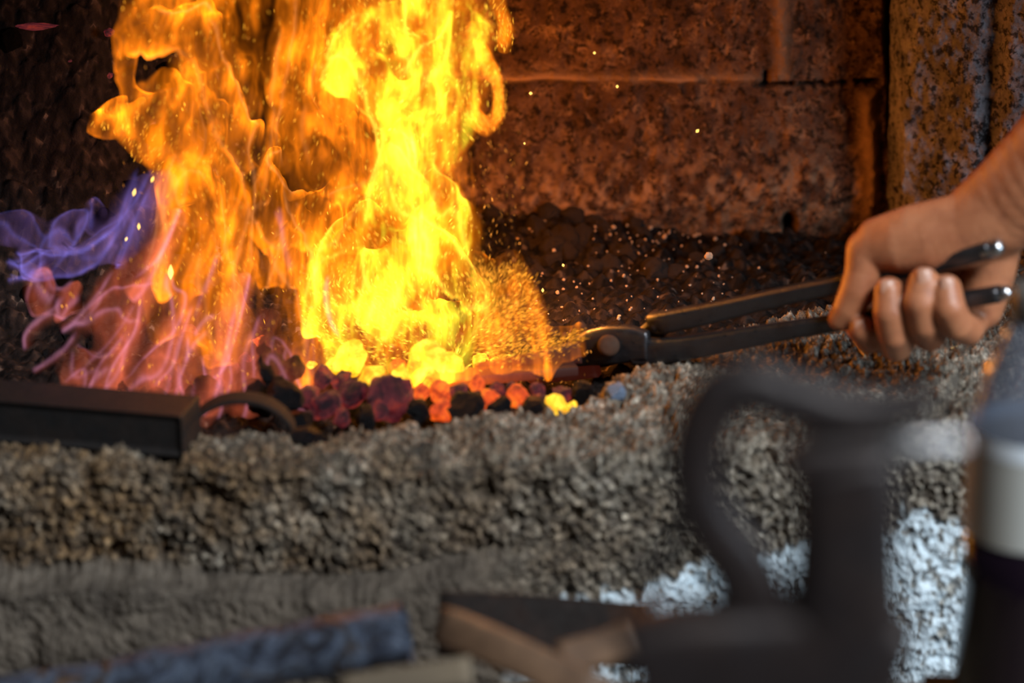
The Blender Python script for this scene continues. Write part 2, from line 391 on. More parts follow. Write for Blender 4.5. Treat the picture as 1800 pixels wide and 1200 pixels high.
M['pier'] = m_wall('rough_pier', (.10, .09, .10), (.19, .165, .175), (.31, .26, .27), (.40, .34, .34), (.012, .010, .010))
struct(link('wall_right', build_wall_right(), M['pier']), 'rough grey-brown concrete pier standing right of the back wall', 'wall')
def slab(name, x0, x1, y0, y1, z0, z1, mat):
    V = [(x, y, z) for z in (z0, z1) for y in (y0, y1) for x in (x0, x1)]
    return link(name, mesh(name, V, [(0, 2, 3, 1), (4, 5, 7, 6), (0, 1, 5, 4), (2, 6, 7, 3), (0, 4, 6, 2), (1, 3, 7, 5)]), mat, smooth=False)
t = NT('dark_floor'); v = t.coord(); M['floor'] = t.bsdf(Base_Color=t.ramp(t.noise(v, 6, 6, .6), [(.3, (.02, .017, .015)), (.7, (.06, .05, .045))]), Roughness=.9)
struct(slab('floor', -3, 3, -3.5, .6, -.95, -.90, M['floor']), 'dark earthen smithy floor', 'floor')
body = slab('hearth_body', -.43, .48, -.125, .30, -.90, -.08, M['floor']); struct(body, 'masonry body under the hearth rim', 'hearth')
V = [(-.62, -.17, .315), (.60, -.17, .315), (.60, .32, .52), (-.62, .32, .52), (-.62, -.19, .325), (.60, -.19, .325), (.60, .32, .56), (-.62, .32, .56)]
hood = link('trim_shade_hood', mesh('hood', V, [(0, 1, 2, 3), (4, 5, 6, 7), (0, 1, 5, 4), (1, 2, 6, 5), (2, 3, 7, 6), (3, 0, 4, 7)]), M['floor'], smooth=False); struct(hood, 'added sheet hood out of view, keeping daylight off the back wall', 'hood')  # added out of view to block daylight from the back wall
t = NT('bench_top'); v = t.coord((1, 6, 6)); M['bench'] = t.bsdf(Base_Color=t.ramp(t.noise(v, 9, 6, .6), [(.3, (.05, .035, .022)), (.7, (.16, .12, .075))]), Roughness=.8)
bench = slab('workbench', -.60, .62, -1.0, -.232, -.160, -.132, M['bench']); tag(bench, 'worn wooden bench top in front of the hearth', 'workbench')
for x in (-.55, .55):
    for y in (-.96, -.28):
        V, F = sweep([(x, y, -.90), (x, y, -.160)], [.03, .03], n=4, twist=math.pi / 4, sub=1)
        link('leg', mesh('leg', V, F), M['bench'], bench, smooth=False)
# ---------------------------------------------------------------- coals
def coal_mesh(seed, cuts=11, sub=3, jag=.17):
    rnd = random.Random(seed); bm = bmesh.new(); bmesh.ops.create_icosphere(bm, subdivisions=sub, radius=1)
    V = np.array([v.co[:] for v in bm.verts])
    sx = np.array([1.0, rnd.uniform(.7, 1), rnd.uniform(.65, .95)])
    s = np.ones(len(V)) * 1.15
    for _ in range(cuts):
        n = np.array([rnd.gauss(0, 1) for _ in range(3)]); n /= np.linalg.norm(n); h = rnd.uniform(.68, .98)
        d = V @ n; s = np.where(d > .05, np.minimum(s, h / np.maximum(d, .05)), s)
    s = s * (1 + jag * fbm(V[:, 0] * 2.2, V[:, 1] * 2.2, V[:, 2] * 2.2 + seed, seed, 4) + .05 * fbm(V[:, 0] * 9, V[:, 1] * 9, V[:, 2] * 9, seed + 1, 2))
    V = V * s[:, None] * sx
    for v, c in zip(bm.verts, V): v.co = c
    me = bpy.data.meshes.new('coal'); bm.to_mesh(me); bm.free()
    for a in [e for e in me.edges]: pass
    return me
COAL = {}
def coal(kind, px, py, r, label, group=None, Y=None, z=None, cat='coal', name='coal_lump', loc=None, var=None, sc3=(1, 1, 1)):
    """r in pixels of the frame at the lump's place"""
    var = random.randrange(7) if var is None else var
    key = (kind, var)
    if key not in COAL:
        me = coal_mesh(100 + var, sub=4 if kind != 'coal_brown' and kind != 'coal_soot' else 3); me.materials.append(M[kind])
        me.polygons.foreach_set('use_smooth', [kind in ('ember_yellow',)] * len(me.polygons)); COAL[key] = me
    p = loc if loc is not None else (at(px, py, Y) if Y is not None else atz(px, py, z or 0.0))
    dep = (p - CAM).dot(FWD)
    o = bpy.data.objects.new(name, COAL[key]); C.objects.link(o); o.location = p
    s = r * dep / FPX; o.scale = (s * sc3[0], s * sc3[1], s * sc3[2]); o.rotation_euler = [random.uniform(0, 6.28) for _ in range(3)] if sc3 == (1, 1, 1) else (0, 0, 0)
    tag(o, label, cat, group); return o
def front_Y(py): return np.interp(py, [600, 640, 700, 740, 790], [.0, -.035, -.085, -.125, -.17])
FC = [
 ('ember_yellow', 618, 632, 34, 'largest yellow-hot coal at the left end of the white-hot row'), ('ember_yellow', 652, 662, 26, 'yellow-hot coal below the largest yellow one, in front of it'),
 ('ember_yellow', 752, 640, 36, 'whitest coal in the middle of the fire under the yellow flame'), ('ember_yellow', 795, 640, 26, 'yellow-hot coal right of the whitest coal, left of the hot bar'),
 ('ember_yellow', 700, 668, 26, 'yellow-hot coal below the speckled brown coal'), ('ember_yellow', 845, 640, 20, 'yellow-hot coal peeking over the tip of the hot bar'), ('ember_yellow', 868, 637, 14, 'small yellow coal behind the hot bar'),
 ('ember_yellow', 750, 668, 24, 'low yellow coal in front of the whitest coal'), ('ember_yellow', 585, 640, 15, 'small yellow coal left of the largest yellow-hot coal'), ('ember_yellow', 548, 640, 9, 'thin yellow sliver at the far left of the hot row'),
 ('ember', 697, 645, 20, 'speckled brown-orange coal in front of the white-hot row'), ('ember', 765, 663, 14, 'small orange coal in front of the whitest coal'), ('ember', 738, 628, 14, 'small speckled coal lying among the white-hot coals'),
 ('ember_dim', 568, 662, 24, 'dull red coal front left of the largest yellow coal'), ('ember_dim', 603, 668, 19, 'dark round red coal right below the largest yellow coal'), ('ember_dim', 622, 694, 29, 'dull red coal in the second row left of the big plum coal'),
 ('ember_dim', 576, 712, 30, 'dark red coal at the front beside the black cinder'), ('ember_dim', 688, 700, 42, 'large plum-coloured coal in the middle of the front row'), ('ember_dim', 657, 674, 13, 'small dark red coal against the yellow ones'),
 ('ember_dim', 540, 695, 28, 'dull red coal behind the dark cinder pile'), ('coal', 733, 722, 25, 'black-purple coal at the rim left of the isolated orange coal'), ('coal', 645, 736, 22, 'dark coal lying low at the rim under the plum coal'),
 ('coal', 815, 716, 34, 'broad black coal right of the isolated orange coal'), ('ember', 776, 724, 20, 'single bright orange coal at the rim among black coals'), ('coal', 875, 720, 25, 'black coal in the front row below the orange cluster'),
 ('coal', 938, 724, 27, 'black coal at the right of the front row by the yellow-orange coal'), ('ember', 740, 690, 18, 'orange coal peeking over the plum coal'), ('ember_dim', 806, 690, 17, 'dark mottled coal below the hot bar edge'),
 ('ember', 838, 680, 20, 'orange coal just under the tip of the hot bar'), ('ember_dim', 870, 690, 20, 'dark brown coal in the middle of the orange cluster'), ('ember', 865, 706, 25, 'orange coal above the black front coals'),
 ('ember', 912, 700, 22, 'orange-red coal right of centre in the orange cluster'), ('ember', 906, 684, 10, 'small orange coal on top of the orange cluster'), ('ember_dim', 950, 708, 17, 'dark red coal beside the rightmost yellow-orange coal'),
 ('ember_yellow', 978, 712, 20, 'rightmost large yellow-orange coal by the rim'), ('ember_yellow', 1007, 711, 8, 'tiny yellow coal at the right end of the fire'), ('ember', 457, 600, 15, 'lone orange coal glowing on the dark pile at left of the fire'),
 ('ember', 775, 690, 20, 'orange coal between the plum coal and the broad black one'), ('ember_dim', 900, 684, 14, 'dull coal in the sparks below the hot bar'), ('ember_dim', 945, 690, 16, 'dull speckled coal below the tong jaws'),
 ('ember_dim', 990, 690, 18, 'dull coal right under the pivot of the tongs'), ('coal', 1025, 690, 22, 'dark cinder between the tongs and the pale blue stone'), ('ember_dim', 835, 700, 17, 'dark red coal over the broad black coal'),
 ('ember_dim', 660, 722, 20, 'dark red coal in the front row under the plum coal'), ('ember_dim', 600, 735, 20, 'low dark red coal at the rim near the black cinder'), ('ember_dim', 760, 676, 12, 'thin dull coal under the hot bar edge')]
for k, px, py, r, lab in FC:
    coal(k, px, py, r, lab, Y=float(front_Y(py + r * .4)) if (px, py) not in ((845, 640), (868, 637)) else .02, cat='glowing coal' if k != 'coal' else 'coal', name='glowing_coal' if k != 'coal' else 'coal_lump')
# dark cinder pile at the left of the fire
for px, py, r, Y, lab in [(500,700,36,-.12,'tall blue-black cinder standing behind the iron strap'), (480,650,34,-.09,'dark purple coal on top of the cinder pile'), (530,745,26,-.14,'black cinder leaning on the rim beside the iron strap'),
                         (455,700,34,-.10,'black coal between the iron strap and the flames'), (470,610,24,-.05,'dark coal under the lone orange ember'), (520,650,28,-.07,'dark coal right of the cinder pile top')]:
    coal('coal', px, py, r, lab, Y=Y)
coal('coal', 545, 768, 24, 'black coal chunk lying on top of the concrete rim', z=.006, sc3=(1.4, 1, .7))
# coals under the rose flames and left side
def scatter(n, boxpx, rr, kind, label, group, zf=None, embed=.3):
    for _ in range(n):
        px = random.uniform(boxpx[0], boxpx[2]); py = random.uniform(boxpx[1], boxpx[3]); r = random.uniform(*rr)
        p = atz(px, py, -.01)
        for _ in range(6):
            zz = float(bed_z(np.array(p.x), np.array(p.y))); p = atz(px, py, zz)
        if p.y < float(Yin(p.x)) + .008 or p.y > WY - .005 or abs(p.x) > .45: continue
        dep = (p - CAM).dot(FWD); s = r * dep / FPX
        coal(kind, px, py, r, label, group, loc=p + Vector((0, 0, s * embed)))
scatter(38, (60, 590, 520, 745), (14, 30), 'coal', 'black coal lying under the rose-coloured flames left of the fire', 'coals under the rose flames')
scatter(12, (150, 560, 440, 720), (10, 20), 'ember_dim', 'dull red coal glimmering under the rose-coloured flames', 'red coals under the rose flames')
scatter(16, (0, 345, 215, 400), (12, 20), 'ember_dim', 'dim red coal behind the violet wisps at the far left', 'red coals behind the violet wisps')
scatter(75, (845, 372, 1330, 500), (12, 27), 'coal_brown', 'brownish coal lump heaped at the foot of the back wall', 'coals heaped against the back wall')
scatter(34, (900, 480, 1150, 600), (5, 11), 'coal_brown', 'small cinder on the bed between the heap and the tongs', 'small cinders behind the tongs')
for _ in range(60):     # tall soot-black heap at the far left
    x = random.uniform(-.43, -.17); y = random.uniform(.02, .25); z = float(bed_z(np.array(x), np.array(y)))
    if z < .0: continue
    s = random.uniform(.007, .014)
    coal('coal_soot', 0, 0, s * FPX / 1.8, 'soot-black coal in the dark heap left of the fire', 'coals in the dark left heap', loc=Vector((x, y, z + s * .3)))
for px, py, r, s3, lab in [(122,104,15,(1.6,1,.6),'dim red streak of coal highest in the dark heap left of the fire'),(84,118,9,(.7,1,1.3),'dim red coal just left of the highest red streak in the heap'),
    (65,46,20,(1.9,1,.4),'long faint red coal at the top left corner'),(192,57,9,(1,1,.9),'small red coal between the top left corner and the amber flame'),(193,133,8,(.8,1,1.1),'small dim coal left of the amber flame, below the red one')]:
    coal('ember_dim', px, py, r, lab, Y=.14, sc3=s3)
# pale grit
M['grit'] = NT('pale_grit').bsdf(Base_Color=(.42, .28, .19), Roughness=.9)
for _ in range(150):
    u = random.random(); px = random.gauss(1150, 85) if u < .6 else random.uniform(930, 1300); py = 395 + (px - 950) * .12 + abs(random.gauss(0, 45)) if u < .6 else random.uniform(480, 590)
    p = atz(px, py, -.01)
    for _ in range(6): p = atz(px, py, float(bed_z(np.array(p.x), np.array(p.y))))
    if p.y > WY - .012 or p.y < float(Yin(p.x)) + .01: continue
    s = random.choice([1, 1, 1, 1.3, 1.9]) * random.uniform(1.1, 2.1)
    coal('grit', px, py, s, 'pale crumb of ash on the dark coal behind the tongs', 'pale ash crumbs behind the tongs', loc=p + Vector((0, 0, .009)), cat='ash crumb', name='ash_crumb')
coal('grit', 1246, 450, 9, 'largest pale ash crumb on the coal behind the tongs', Y=.10, cat='ash crumb', name='ash_crumb')
M['blue_stone'] = m_coal('blue_grey_stone', base=(.16, .21, .30), rough=.7)
coal('blue_stone', 1080, 690, 19, 'pale blue-grey clinker lying on the rim by the tongs', z=.004, cat='clinker', name='clinker')
# ---------------------------------------------------------------- hot bar and tongs
M['rivet'] = m_iron('rusty_rivet', base=(.05, .024, .014), metal=.0, rough=.8, rust=(.08, .03, .015), amt=.8)
t = NT('hot_bar'); v = t.coord(); xx = t.n('SeparateXYZ'); t.put(xx, 'Vector', v)
fac = t.n('MapRange'); t.put(fac, 'Value', xx.outputs[0]); t.put(fac, '1', -.075); t.put(fac, '2', .026)
n = t.noise(v, 120, 5, .6)
ff = t.math('ADD', fac.outputs[0], t.math('MULTIPLY', t.math('SUBTRACT', n, .5), .35))
M['hot_bar'] = t.bsdf(Base_Color=(.018, .012, .010), Roughness=.7, Specular_IOR_Level=.15, **{'Emission Color': t.ramp(ff, [(.0, (1.6, .5, .01)), (.35, (1.0, .16, .008)), (.62, (.42, .05, .006)), (.95, (.03, .004, .002))]), 'Emission Strength': 1.0, 'Normal': t.bump(n, .4, .001)})
def TY(px): return -.030 - (px - 1070) * .00017
V, F = sweep([at(700, 668, -.056), at(770, 665, -.054), at(850, 660, -.050), at(930, 653, -.044), at(1010, 645, -.036)], [.0030, .0032, .0034, .0034, .0034], [.009] * 5, n=16, exp=7)
bar = link('steel_bar', mesh('steel_bar', V, F), M['hot_bar']); bevel(bar, .0006, 2)
tag(bar, 'flat steel bar glowing orange in the fire, gripped by the tongs', 'steel bar')
tongs = empty('blacksmith_tongs', 'long dark iron blacksmith tongs reaching from the hand into the fire', 'tongs', at(1070, 608, -.03))
mi = lambda px, s: s / FPX * 1.6
def rein(pts, w, d, name, lab=None, exp=4, mat='iron'):
    V, F = sweep([at(px, py, TY(px) + dy) for px, py, dy in pts], [a / 2700 for a in w], [a / 2700 for a in d], n=20, exp=exp)
    o = link(name, mesh(name, V, F), M[mat], tongs)
    if lab: o['label'] = lab
    return o
rein([(1742,437,0),(1700,447,0),(1640,461,0),(1560,480,0),(1480,499,0),(1380,520,0),(1280,543,0),(1210,558,0),(1165,566,.0),(1147,567,.004)],
     [14,15,15,14,14,15,17,19,19,17], [14,15,15,13,12,12,12,13,13,12], 'handle')
rein([(1758,516,0),(1700,526,0),(1620,541,0),(1540,554,0),(1470,567,0),(1380,581,0),(1290,596,0),(1210,610,0),(1150,617,0),(1110,615,-.002)],
     [13,13,13,13,14,16,18,21,24,27], [13,13,13,13,12,12,12,13,13,12], 'handle')
rein([(1160,572,.012),(1138,592,.014),(1110,606,.014),(1060,616,.014),(1010,626,.013),(985,632,.012)], [20,22,26,30,26,16], [11,11,11,11,11,9], 'jaw')
rein([(1140,607,-.003),(1110,604,-.003),(1075,606,-.003),(1040,612,-.003),(1005,624,-.002),(980,632,0)], [26,33,36,33,22,13], [11,12,12,12,11,9], 'jaw')
rein([(1050,648,.006),(1000,656,.006),(960,662,.006),(920,668,.005),(880,672,.005)], [14,12,10,8,5], [12,11,10,9,7], 'jaw_tip', mat='hot_bar')
rein([(1020,618,-.008),(975,625,-.018),(930,634,-.030),(880,642,-.040),(835,648,-.048)], [20,16,14,12,9], [12,11,10,9,7], 'jaw_tip', 'jaw tip glowing orange', mat='hot_bar')
V, F = lathe([(0, .0048), (.0045, .0046), (.0066, .0035), (.0072, .0012), (.0072, -.012)], 28, Vector((0, -.9, .35)).normalized(), at(1070, 607, -.0405))
link('rivet', mesh('rivet', V, F), M['rivet'], tongs)
for (px, py, r) in ((1752, 435, 14), (1766, 514, 12)):
    V, F = lathe([(0, .0045), (r / 4500, .004), (r / 3000, .002), (r / 2620, 0), (r / 2560, -.008), (r / 2900, -.012)], 24, (at(px, py, TY(px)) - at(px - 60, py + 14, TY(px - 60))).normalized(), at(px, py, TY(px)))
    link('handle_end', mesh('handle_end', V, F), M['steel'], tongs)['label'] = 'bright worn steel handle end'
# ---------------------------------------------------------------- the smith's hand and forearm
t = NT('skin'); v = t.coord(); n = t.noise(v, 38, 6, .62); n2 = t.noise(v, 500, 3, .6); vo = t.vor(v, 700)
M['skin'] = t.bsdf(Base_Color=t.mix(t.ramp(t.noise(v, 90, 5, .6), [(.5, 0.0), (.75, .45)]), t.ramp(n, [(.3, (.33, .11, .048)), (.7, (.50, .20, .095))]), (.20, .065, .04)), Roughness=.42,
    Subsurface_Weight=.12, Subsurface_Radius=(.012, .004, .002), Subsurface_Scale=.4, Normal=t.bump(t.math('ADD', n2, t.math('MULTIPLY', vo, .6)), .22, .0006))
M['nail'] = NT('nail').bsdf(Base_Color=(.46, .23, .15), Roughness=.35)
HY = -.120
def H(px, py, d): return at(px, py, HY + d - (px - 1600) * .00012)
def blobs(bm, chain, step=.28):
    """chain of (px,py,depth,radius px, squash)"""
    for a, b in zip(chain[:-1], chain[1:]):
        pa, pb = H(*a[:3]), H(*b[:3]); ra, rb = a[3] / 2830, b[3] / 2830
        n = max(2, int((pb - pa).length / (min(ra, rb) * step)) + 1)
        for k in range(n + 1):
            t = k / n; r = ra * (1 - t) + rb * t
            sq = (a[4] if len(a) > 4 else 1) * (1 - t) + (b[4] if len(b) > 4 else 1) * t
            m = Matrix.Translation(pa.lerp(pb, t)) @ Matrix.Diagonal((r, r * sq, r, 1))
            bmesh.ops.create_icosphere(bm, subdivisions=3, radius=1, matrix=m)
FING = {'index': [(1520,520,.030,34),(1512,566,.026,31),(1528,594,.004,28),(1530,592,-.006,27),(1516,578,-.013,24)],
        'middle': [(1572,520,.030,35),(1568,580,.022,31),(1576,606,-.002,30),(1570,585,-.016,29),(1564,548,-.021,29),(1563,512,-.017,26)],
        'ring': [(1632,515,.030,35),(1634,566,.020,31),(1634,588,-.003,30),(1624,566,-.018,29),(1616,530,-.023,29),(1624,496,-.019,27)],
        'little': [(1690,520,.028,34),(1712,556,.018,30),(1700,580,-.002,28),(1682,570,-.016,28),(1668,540,-.022,29),(1664,508,-.018,26)]}
bm = bmesh.new()
blobs(bm, [(2700,-330,.10,135),(2350,-90,.06,130),(2100,80,.03,118),(1930,210,.02,102),(1840,300,.016,92,.85),(1780,352,.014,84,.75),(1735,385,.014,78,.65)], .35)
blobs(bm, [(1760,372,.010,74,.7),(1700,405,.008,66,.75),(1640,420,.004,60,.8),(1590,428,.002,54,.8),(1550,432,.004,46,.85)])       # thumb base
blobs(bm, [(1690,395,.006,56,.75),(1610,408,.004,50,.8),(1545,423,.006,42,.9)])
blobs(bm, [(1548,432,.004,46,.85),(1525,440,.004,38),(1518,478,.000,33),(1508,510,-.004,32),(1492,540,-.006,27),(1476,560,-.006,21)])   # thumb
blobs(bm, [(1560,440,.018,44,.8),(1535,500,.030,40,.8)]); blobs(bm, [(1745,400,.022,62,.6),(1660,480,.032,60,.55),(1560,500,.034,50,.6)])
blobs(bm, [(1750,410,.018,50,.7),(1738,480,.020,46,.8),(1722,540,.018,42,.85),(1700,560,.018,34,.9)]); blobs(bm, [(1640,510,.034,46,.7),(1700,520,.030,44,.7)])
for f in FING.values(): blobs(bm, f, .3)
me = bpy.data.meshes.new('person'); bm.to_mesh(me); bm.free()
person = link('person', me, M['skin'])
rm = person.modifiers.new('remesh', 'REMESH'); rm.mode = 'VOXEL'; rm.voxel_size = .0010; rm.use_smooth_shade = True
sm = person.modifiers.new('smooth', 'SMOOTH'); sm.factor = .5; sm.iterations = 7
dg = bpy.context.evaluated_depsgraph_get(); me2 = bpy.data.meshes.new_from_object(person.evaluated_get(dg)); person.modifiers.clear(); person.data = me2
me2.polygons.foreach_set('use_smooth', [True] * len(me2.polygons))
tag(person, 'bare forearm and fist of a person gripping both tong handles', 'person')
for nm, (px, py, d, w, h) in {'index': (1514,575,-.0195,12,11), 'middle': (1562,508,-.0242,14,15), 'ring': (1626,490,-.0265,13,17), 'little': (1666,502,-.0252,12,14)}.items():
    c = H(px, py, d); V, F = [], []
    for i in range(9):
        for j in range(9):
            u, w_ = (i - 4) / 4, (j - 4) / 4
            k = 1 / max(1, (abs(u) ** 4 + abs(w_) ** 4) ** .25) 
            u2, v2 = u * k, w_ * k
            V.append(c + Vector((u2 * w / 2880, .0016 * (u2 * u2 + .6 * v2 * v2) * 1.0, 0)) + UP * (v2 * h / 2880))
    for i in range(8):
        for j in range(8): F.append((i * 9 + j, i * 9 + j + 1, (i + 1) * 9 + j + 1, (i + 1) * 9 + j))
    o = link('fingernail', mesh('fingernail', V, F), M['nail'], person); s = o.modifiers.new('solid', 'SOLIDIFY'); s.thickness = .0012; s.offset = 0
# ---------------------------------------------------------------- iron pieces lying on the rim at the left
ba, bb = at(-190, 742, -.150), at(322, 765, -.190)
def box_along(a, b, th, hz, taper=1.0):
    d = (b - a); d.z = 0; d.normalize(); n = Vector((-d.y, d.x, 0)); V = []
    for p, k in ((a, 1), (b, taper)):
        for s, q in ((-1, 0), (1, 0), (1, 1), (-1, 1)): V.append(Vector((p.x, p.y, 0)) + n * (s * th / 2 * k) + Vector((0, 0, p.z + q * hz)))
    return V, [(3, 2, 1, 0), (4, 5, 6, 7), (0, 1, 5, 4), (1, 2, 6, 5), (2, 3, 7, 6), (3, 0, 4, 7)]
a0 = Vector((-.42, -.140, .003)); b0 = Vector((-.190, -.188, .002))
V, F = box_along(a0, b0, .036, .026); ib = link('iron_bar', mesh('iron_bar', V, F), M['iron_dark'], smooth=False)
bm = bmesh.new(); bm.from_mesh(ib.data)
f = min(bm.faces, key=lambda f: f.normal.dot(Vector((.15, 1, 0)))); r = bmesh.ops.inset_region(bm, faces=[f], thickness=.0045, depth=-.003); bm.to_mesh(ib.data); bm.free()
bevel(ib, .0012, 2); tag(ib, 'thick dark square iron bar lying on the concrete rim at left', 'iron bar')
c = at(425, 764, -.165); c.z = .0
pts = [c + Vector((-.031 * math.cos(t), .004 * math.sin(t), .0225 * math.sin(t))) for t in np.linspace(-.15, math.pi + .15, 15)]
V, F = sweep(pts, [.0016] * 15, [.0085] * 15, n=16, exp=6); st = link('iron_strap', mesh('iron_strap', V, F), M['rust_dark']); tag(st, 'arched flat iron strap standing on the rim beside the square bar', 'iron strap')
# ---------------------------------------------------------------- foreground: vise, bottle, timber, pipe
VY = -.80
def vp(*pts): return [at(px, py, VY + (d if d else 0)) for px, py, d in pts]
vise = empty('vise', 'dark iron vise with a curved arm standing closest to the camera', 'vise', at(1485, 1180, VY))
def vpart(name, pts, r, d, exp=3, mat='iron_brown', lab=None):
    V, F = sweep(vp(*pts), [a / 4050 for a in r], [a / 4600 for a in d], n=24, exp=exp); o = link(name, mesh(name, V, F), M[mat], vise)
    if lab: o['label'] = lab
    return o
vpart('curved_arm', [(1400,700,0),(1330,680,0),(1275,690,0),(1240,735,0),(1222,800,0),(1226,865,0),(1252,925,0),(1295,985,0),(1322,1045,0),(1330,1120,0)], [34,40,44,43,40,40,42,46,52,58], [38] * 10)
vpart('upper_jaw', [(1300,680,0),(1390,700,0),(1480,722,0),(1570,718,0),(1650,700,0)], [30,42,36,28,20], [40,42,40,32,26])
vpart('lower_jaw', [(1372,812,0),(1420,805,0),(1500,803,0),(1560,800,0)], [18,30,34,32], [36] * 4)
vpart('screw', [(1550,795,0),(1600,788,0),(1650,785,0),(1690,783,0)], [24,24,22,20], [24,24,22,20], 2, 'steel', 'bright steel screw end')
vpart('post', [(1480,800,0),(1487,860,0),(1487,960,0),(1485,1080,0),(1480,1210,0),(1478,1300,0)], [66,72,72,78,84,86], [60] * 6, 4)
vpart('foot', [(1110,1175,0),(1200,1160,0),(1330,1172,0),(1450,1180,0),(1560,1210,0)], [75,80,95,110,110], [60] * 5, 5)
zb = -.132
pb = at(1478, 1290, VY); V, F = sweep([pb + Vector((0, 0, .02)), Vector((pb.x, pb.y, zb + .004)), Vector((pb.x, pb.y, zb))], [.022, .03, .05], [.022, .03, .05], n=24, exp=5)
link('base', mesh('base', V, F), M['iron_brown'], vise)
pr = at(1165, 1000, VY); V, F = sweep(vp((1205,880,.1),(1180,930,.1),(1150,1000,.1),(1130,1090,.1)) , [.0028] * 4, n=10); link('tie_rod', mesh('tie_rod', V, F), M['iron_dark'], vise)
# bottle
BY = -.41; bc = at(1821, 745, BY); bx, by = bc.x, bc.y; bb = -.055
bottle = empty('plastic_bottle', 'clear plastic soft drink bottle half full of dark cola at the right edge', 'bottle', (bx, by, bb))
def bz(py): return at(1821, py, BY).z
t = NT('clear_plastic'); b = t.n('BsdfPrincipled'); t.put(b, 'Base Color', (.20, .22, .27)); t.put(b, 'Roughness', .15)
tr = t.n('BsdfTransparent'); tr.inputs[0].default_value = (.86, .88, .92, 1); lw = t.n('LayerWeight'); lw.inputs[0].default_value = .35
mx = t.n('MixShader'); t.put(mx, '0', t.math('ADD', .42, t.math('MULTIPLY', lw.outputs['Facing'], .35))); t.put(mx, '1', tr.outputs[0]); t.put(mx, '2', b.outputs[0]); t.t.links.new(mx.outputs[0], t.out.inputs[0]); M['plastic'] = t.m
M['label'] = NT('bottle_label').bsdf(Base_Color=(.42, .42, .39), Roughness=.5)
M['label_top'] = NT('bottle_label_rim').bsdf(Base_Color=(.70, .76, .82), Roughness=.4)
M['cola'] = NT('cola').bsdf(Base_Color=(.006, .003, .006), Roughness=.15)
M['cap'] = NT('grey_cap').bsdf(Base_Color=(.13, .13, .12), Roughness=.4)
R = .0325; zt = bz(745)
prof = [(R, bz(905)), (R, zt), (.0308, zt + .012), (.0268, zt + .028), (.0212, zt + .043), (.0162, zt + .055), (.0135, zt + .058), (.0135, zt + .066)]
V, F = lathe(prof, 56, origin=Vector((bx, by, 0))); sh = link('bottle_body', mesh('bottle_body', V, F), M['plastic'], bottle)
V, F = lathe([(0, bb + .004), (R * .72, bb + .0), (R * .98, bb + .012), (R, bb + .03), (R * .94, zt - .085), (R * .985, bz(925)), (0, bz(925))], 48, origin=Vector((bx, by, 0))); link('bottle_lower_body', mesh('bottle_lower_body', V, F), M['cola'], bottle)['label'] = 'lower body filled with dark cola'
V, F = lathe([(R * .985 + .0006, bz(928)), (R + .0006, bz(900)), (R + .0008, bz(775))], 56, origin=Vector((bx, by, 0))); link('paper_label', mesh('paper_label', V, F), M['label'], bottle)
V, F = lathe([(R + .001, bz(775)), (R + .001, bz(745))], 56, origin=Vector((bx, by, 0))); link('label_band', mesh('label_band', V, F), M['label_top'], bottle)
V, F = lathe([(.0158, zt + .057), (.0165, zt + .058), (.0165, zt + .071), (.0150, zt + .073), (0, zt + .073)], 32, origin=Vector((bx, by, 0))); link('bottle_cap', mesh('bottle_cap', V, F), M['cap'], bottle)
block = slab('wooden_block', bx - .042, bx + .05, by - .05, by + .04, zb, bb, M['bench']); tag(block, 'squared wooden block under the plastic bottle at the right edge', 'wooden block')
# pipe, plate, timber
t = NT('charred_pipe'); v = t.coord(); n = t.noise(v, 42, 8, .75, 1.2)
M['pipe'] = t.bsdf(Base_Color=t.ramp(n, [(.40, (.006, .006, .009)), (.48, (.04, .05, .08)), (.54, (.10, .13, .19)), (.60, (.02, .018, .02)), (.66, (.10, .055, .03))]), Roughness=.45, Metallic=.3, Normal=t.bump(n, .8, .005))
PYy = -.36
V, F = sweep([at(-160, 1262, PYy), at(100, 1225, PYy), at(400, 1168, PYy), at(715, 1110, PYy)], [.0155, .0158, .0162, .0165], n=40, caps=False)
V2, F2 = sweep([at(715, 1110, PYy), at(400, 1168, PYy)], [.0135, .0135], n=40, caps=False, sub=1)
V = [Vector(v) + Vector((0, 0, .0012 * math.sin(v[0] * 520))) for v in V]
pipe = link('rusty_pipe', mesh('rusty_pipe', *join_vf((V, F), (V2, F2))), M['pipe']); tag(pipe, 'blue-black scaly iron pipe lying across the bottom left foreground', 'pipe')
t = NT('old_timber'); v = t.coord((1, 1, 1)); n = t.noise(v, 40, 5, .6); M['timber'] = t.bsdf(Base_Color=t.ramp(n, [(.3, (.07, .038, .022)), (.7, (.20, .115, .065))]), Roughness=.65, Normal=t.bump(n, .4, .002))
def plank(name, pts, w, d, mat, label, cat, Y):
    V, F = sweep([at(px, py, Y + dy) for px, py, dy in pts], [a / 3500 for a in w], [a / 3500 for a in d], n=20, exp=6, up=Vector((0, .6, .8)))
    o = link(name, mesh(name, V, F), M[mat]); tag(o, label, cat); return o
plank('timber_block', [(785,1100,0),(900,1150,-.03),(1060,1225,-.06)], [34,36,38], [34] * 3, 'timber', 'brown squared timber pointing out of the bottom centre foreground', 'timber', -.42)
plank('iron_plate', [(770,1095,0),(940,1102,0),(1130,1118,0)], [30,32,34], [60,60,60], 'rust_dark', 'dark iron plate between the whitewashed hearth and the timber', 'iron plate', -.34)
plank('timber_offcut', [(985,1160,0),(1060,1140,0),(1110,1120,0)], [18,20,20], [30] * 3, 'timber', 'short brown timber offcut beside the vise foot', 'timber', -.45)
plank('timber_strip', [(600,1215,0),(720,1196,0),(830,1180,0)], [16] * 3, [26] * 3, 'bench', 'yellowish wood strip at the bottom edge under the pipe end', 'timber', -.47)
p = atz(1722, 1205, -.122); V, F = lathe([(0, .010), (.010, .009), (.013, .004), (.013, -.010), (0, -.010)], 24, origin=p)
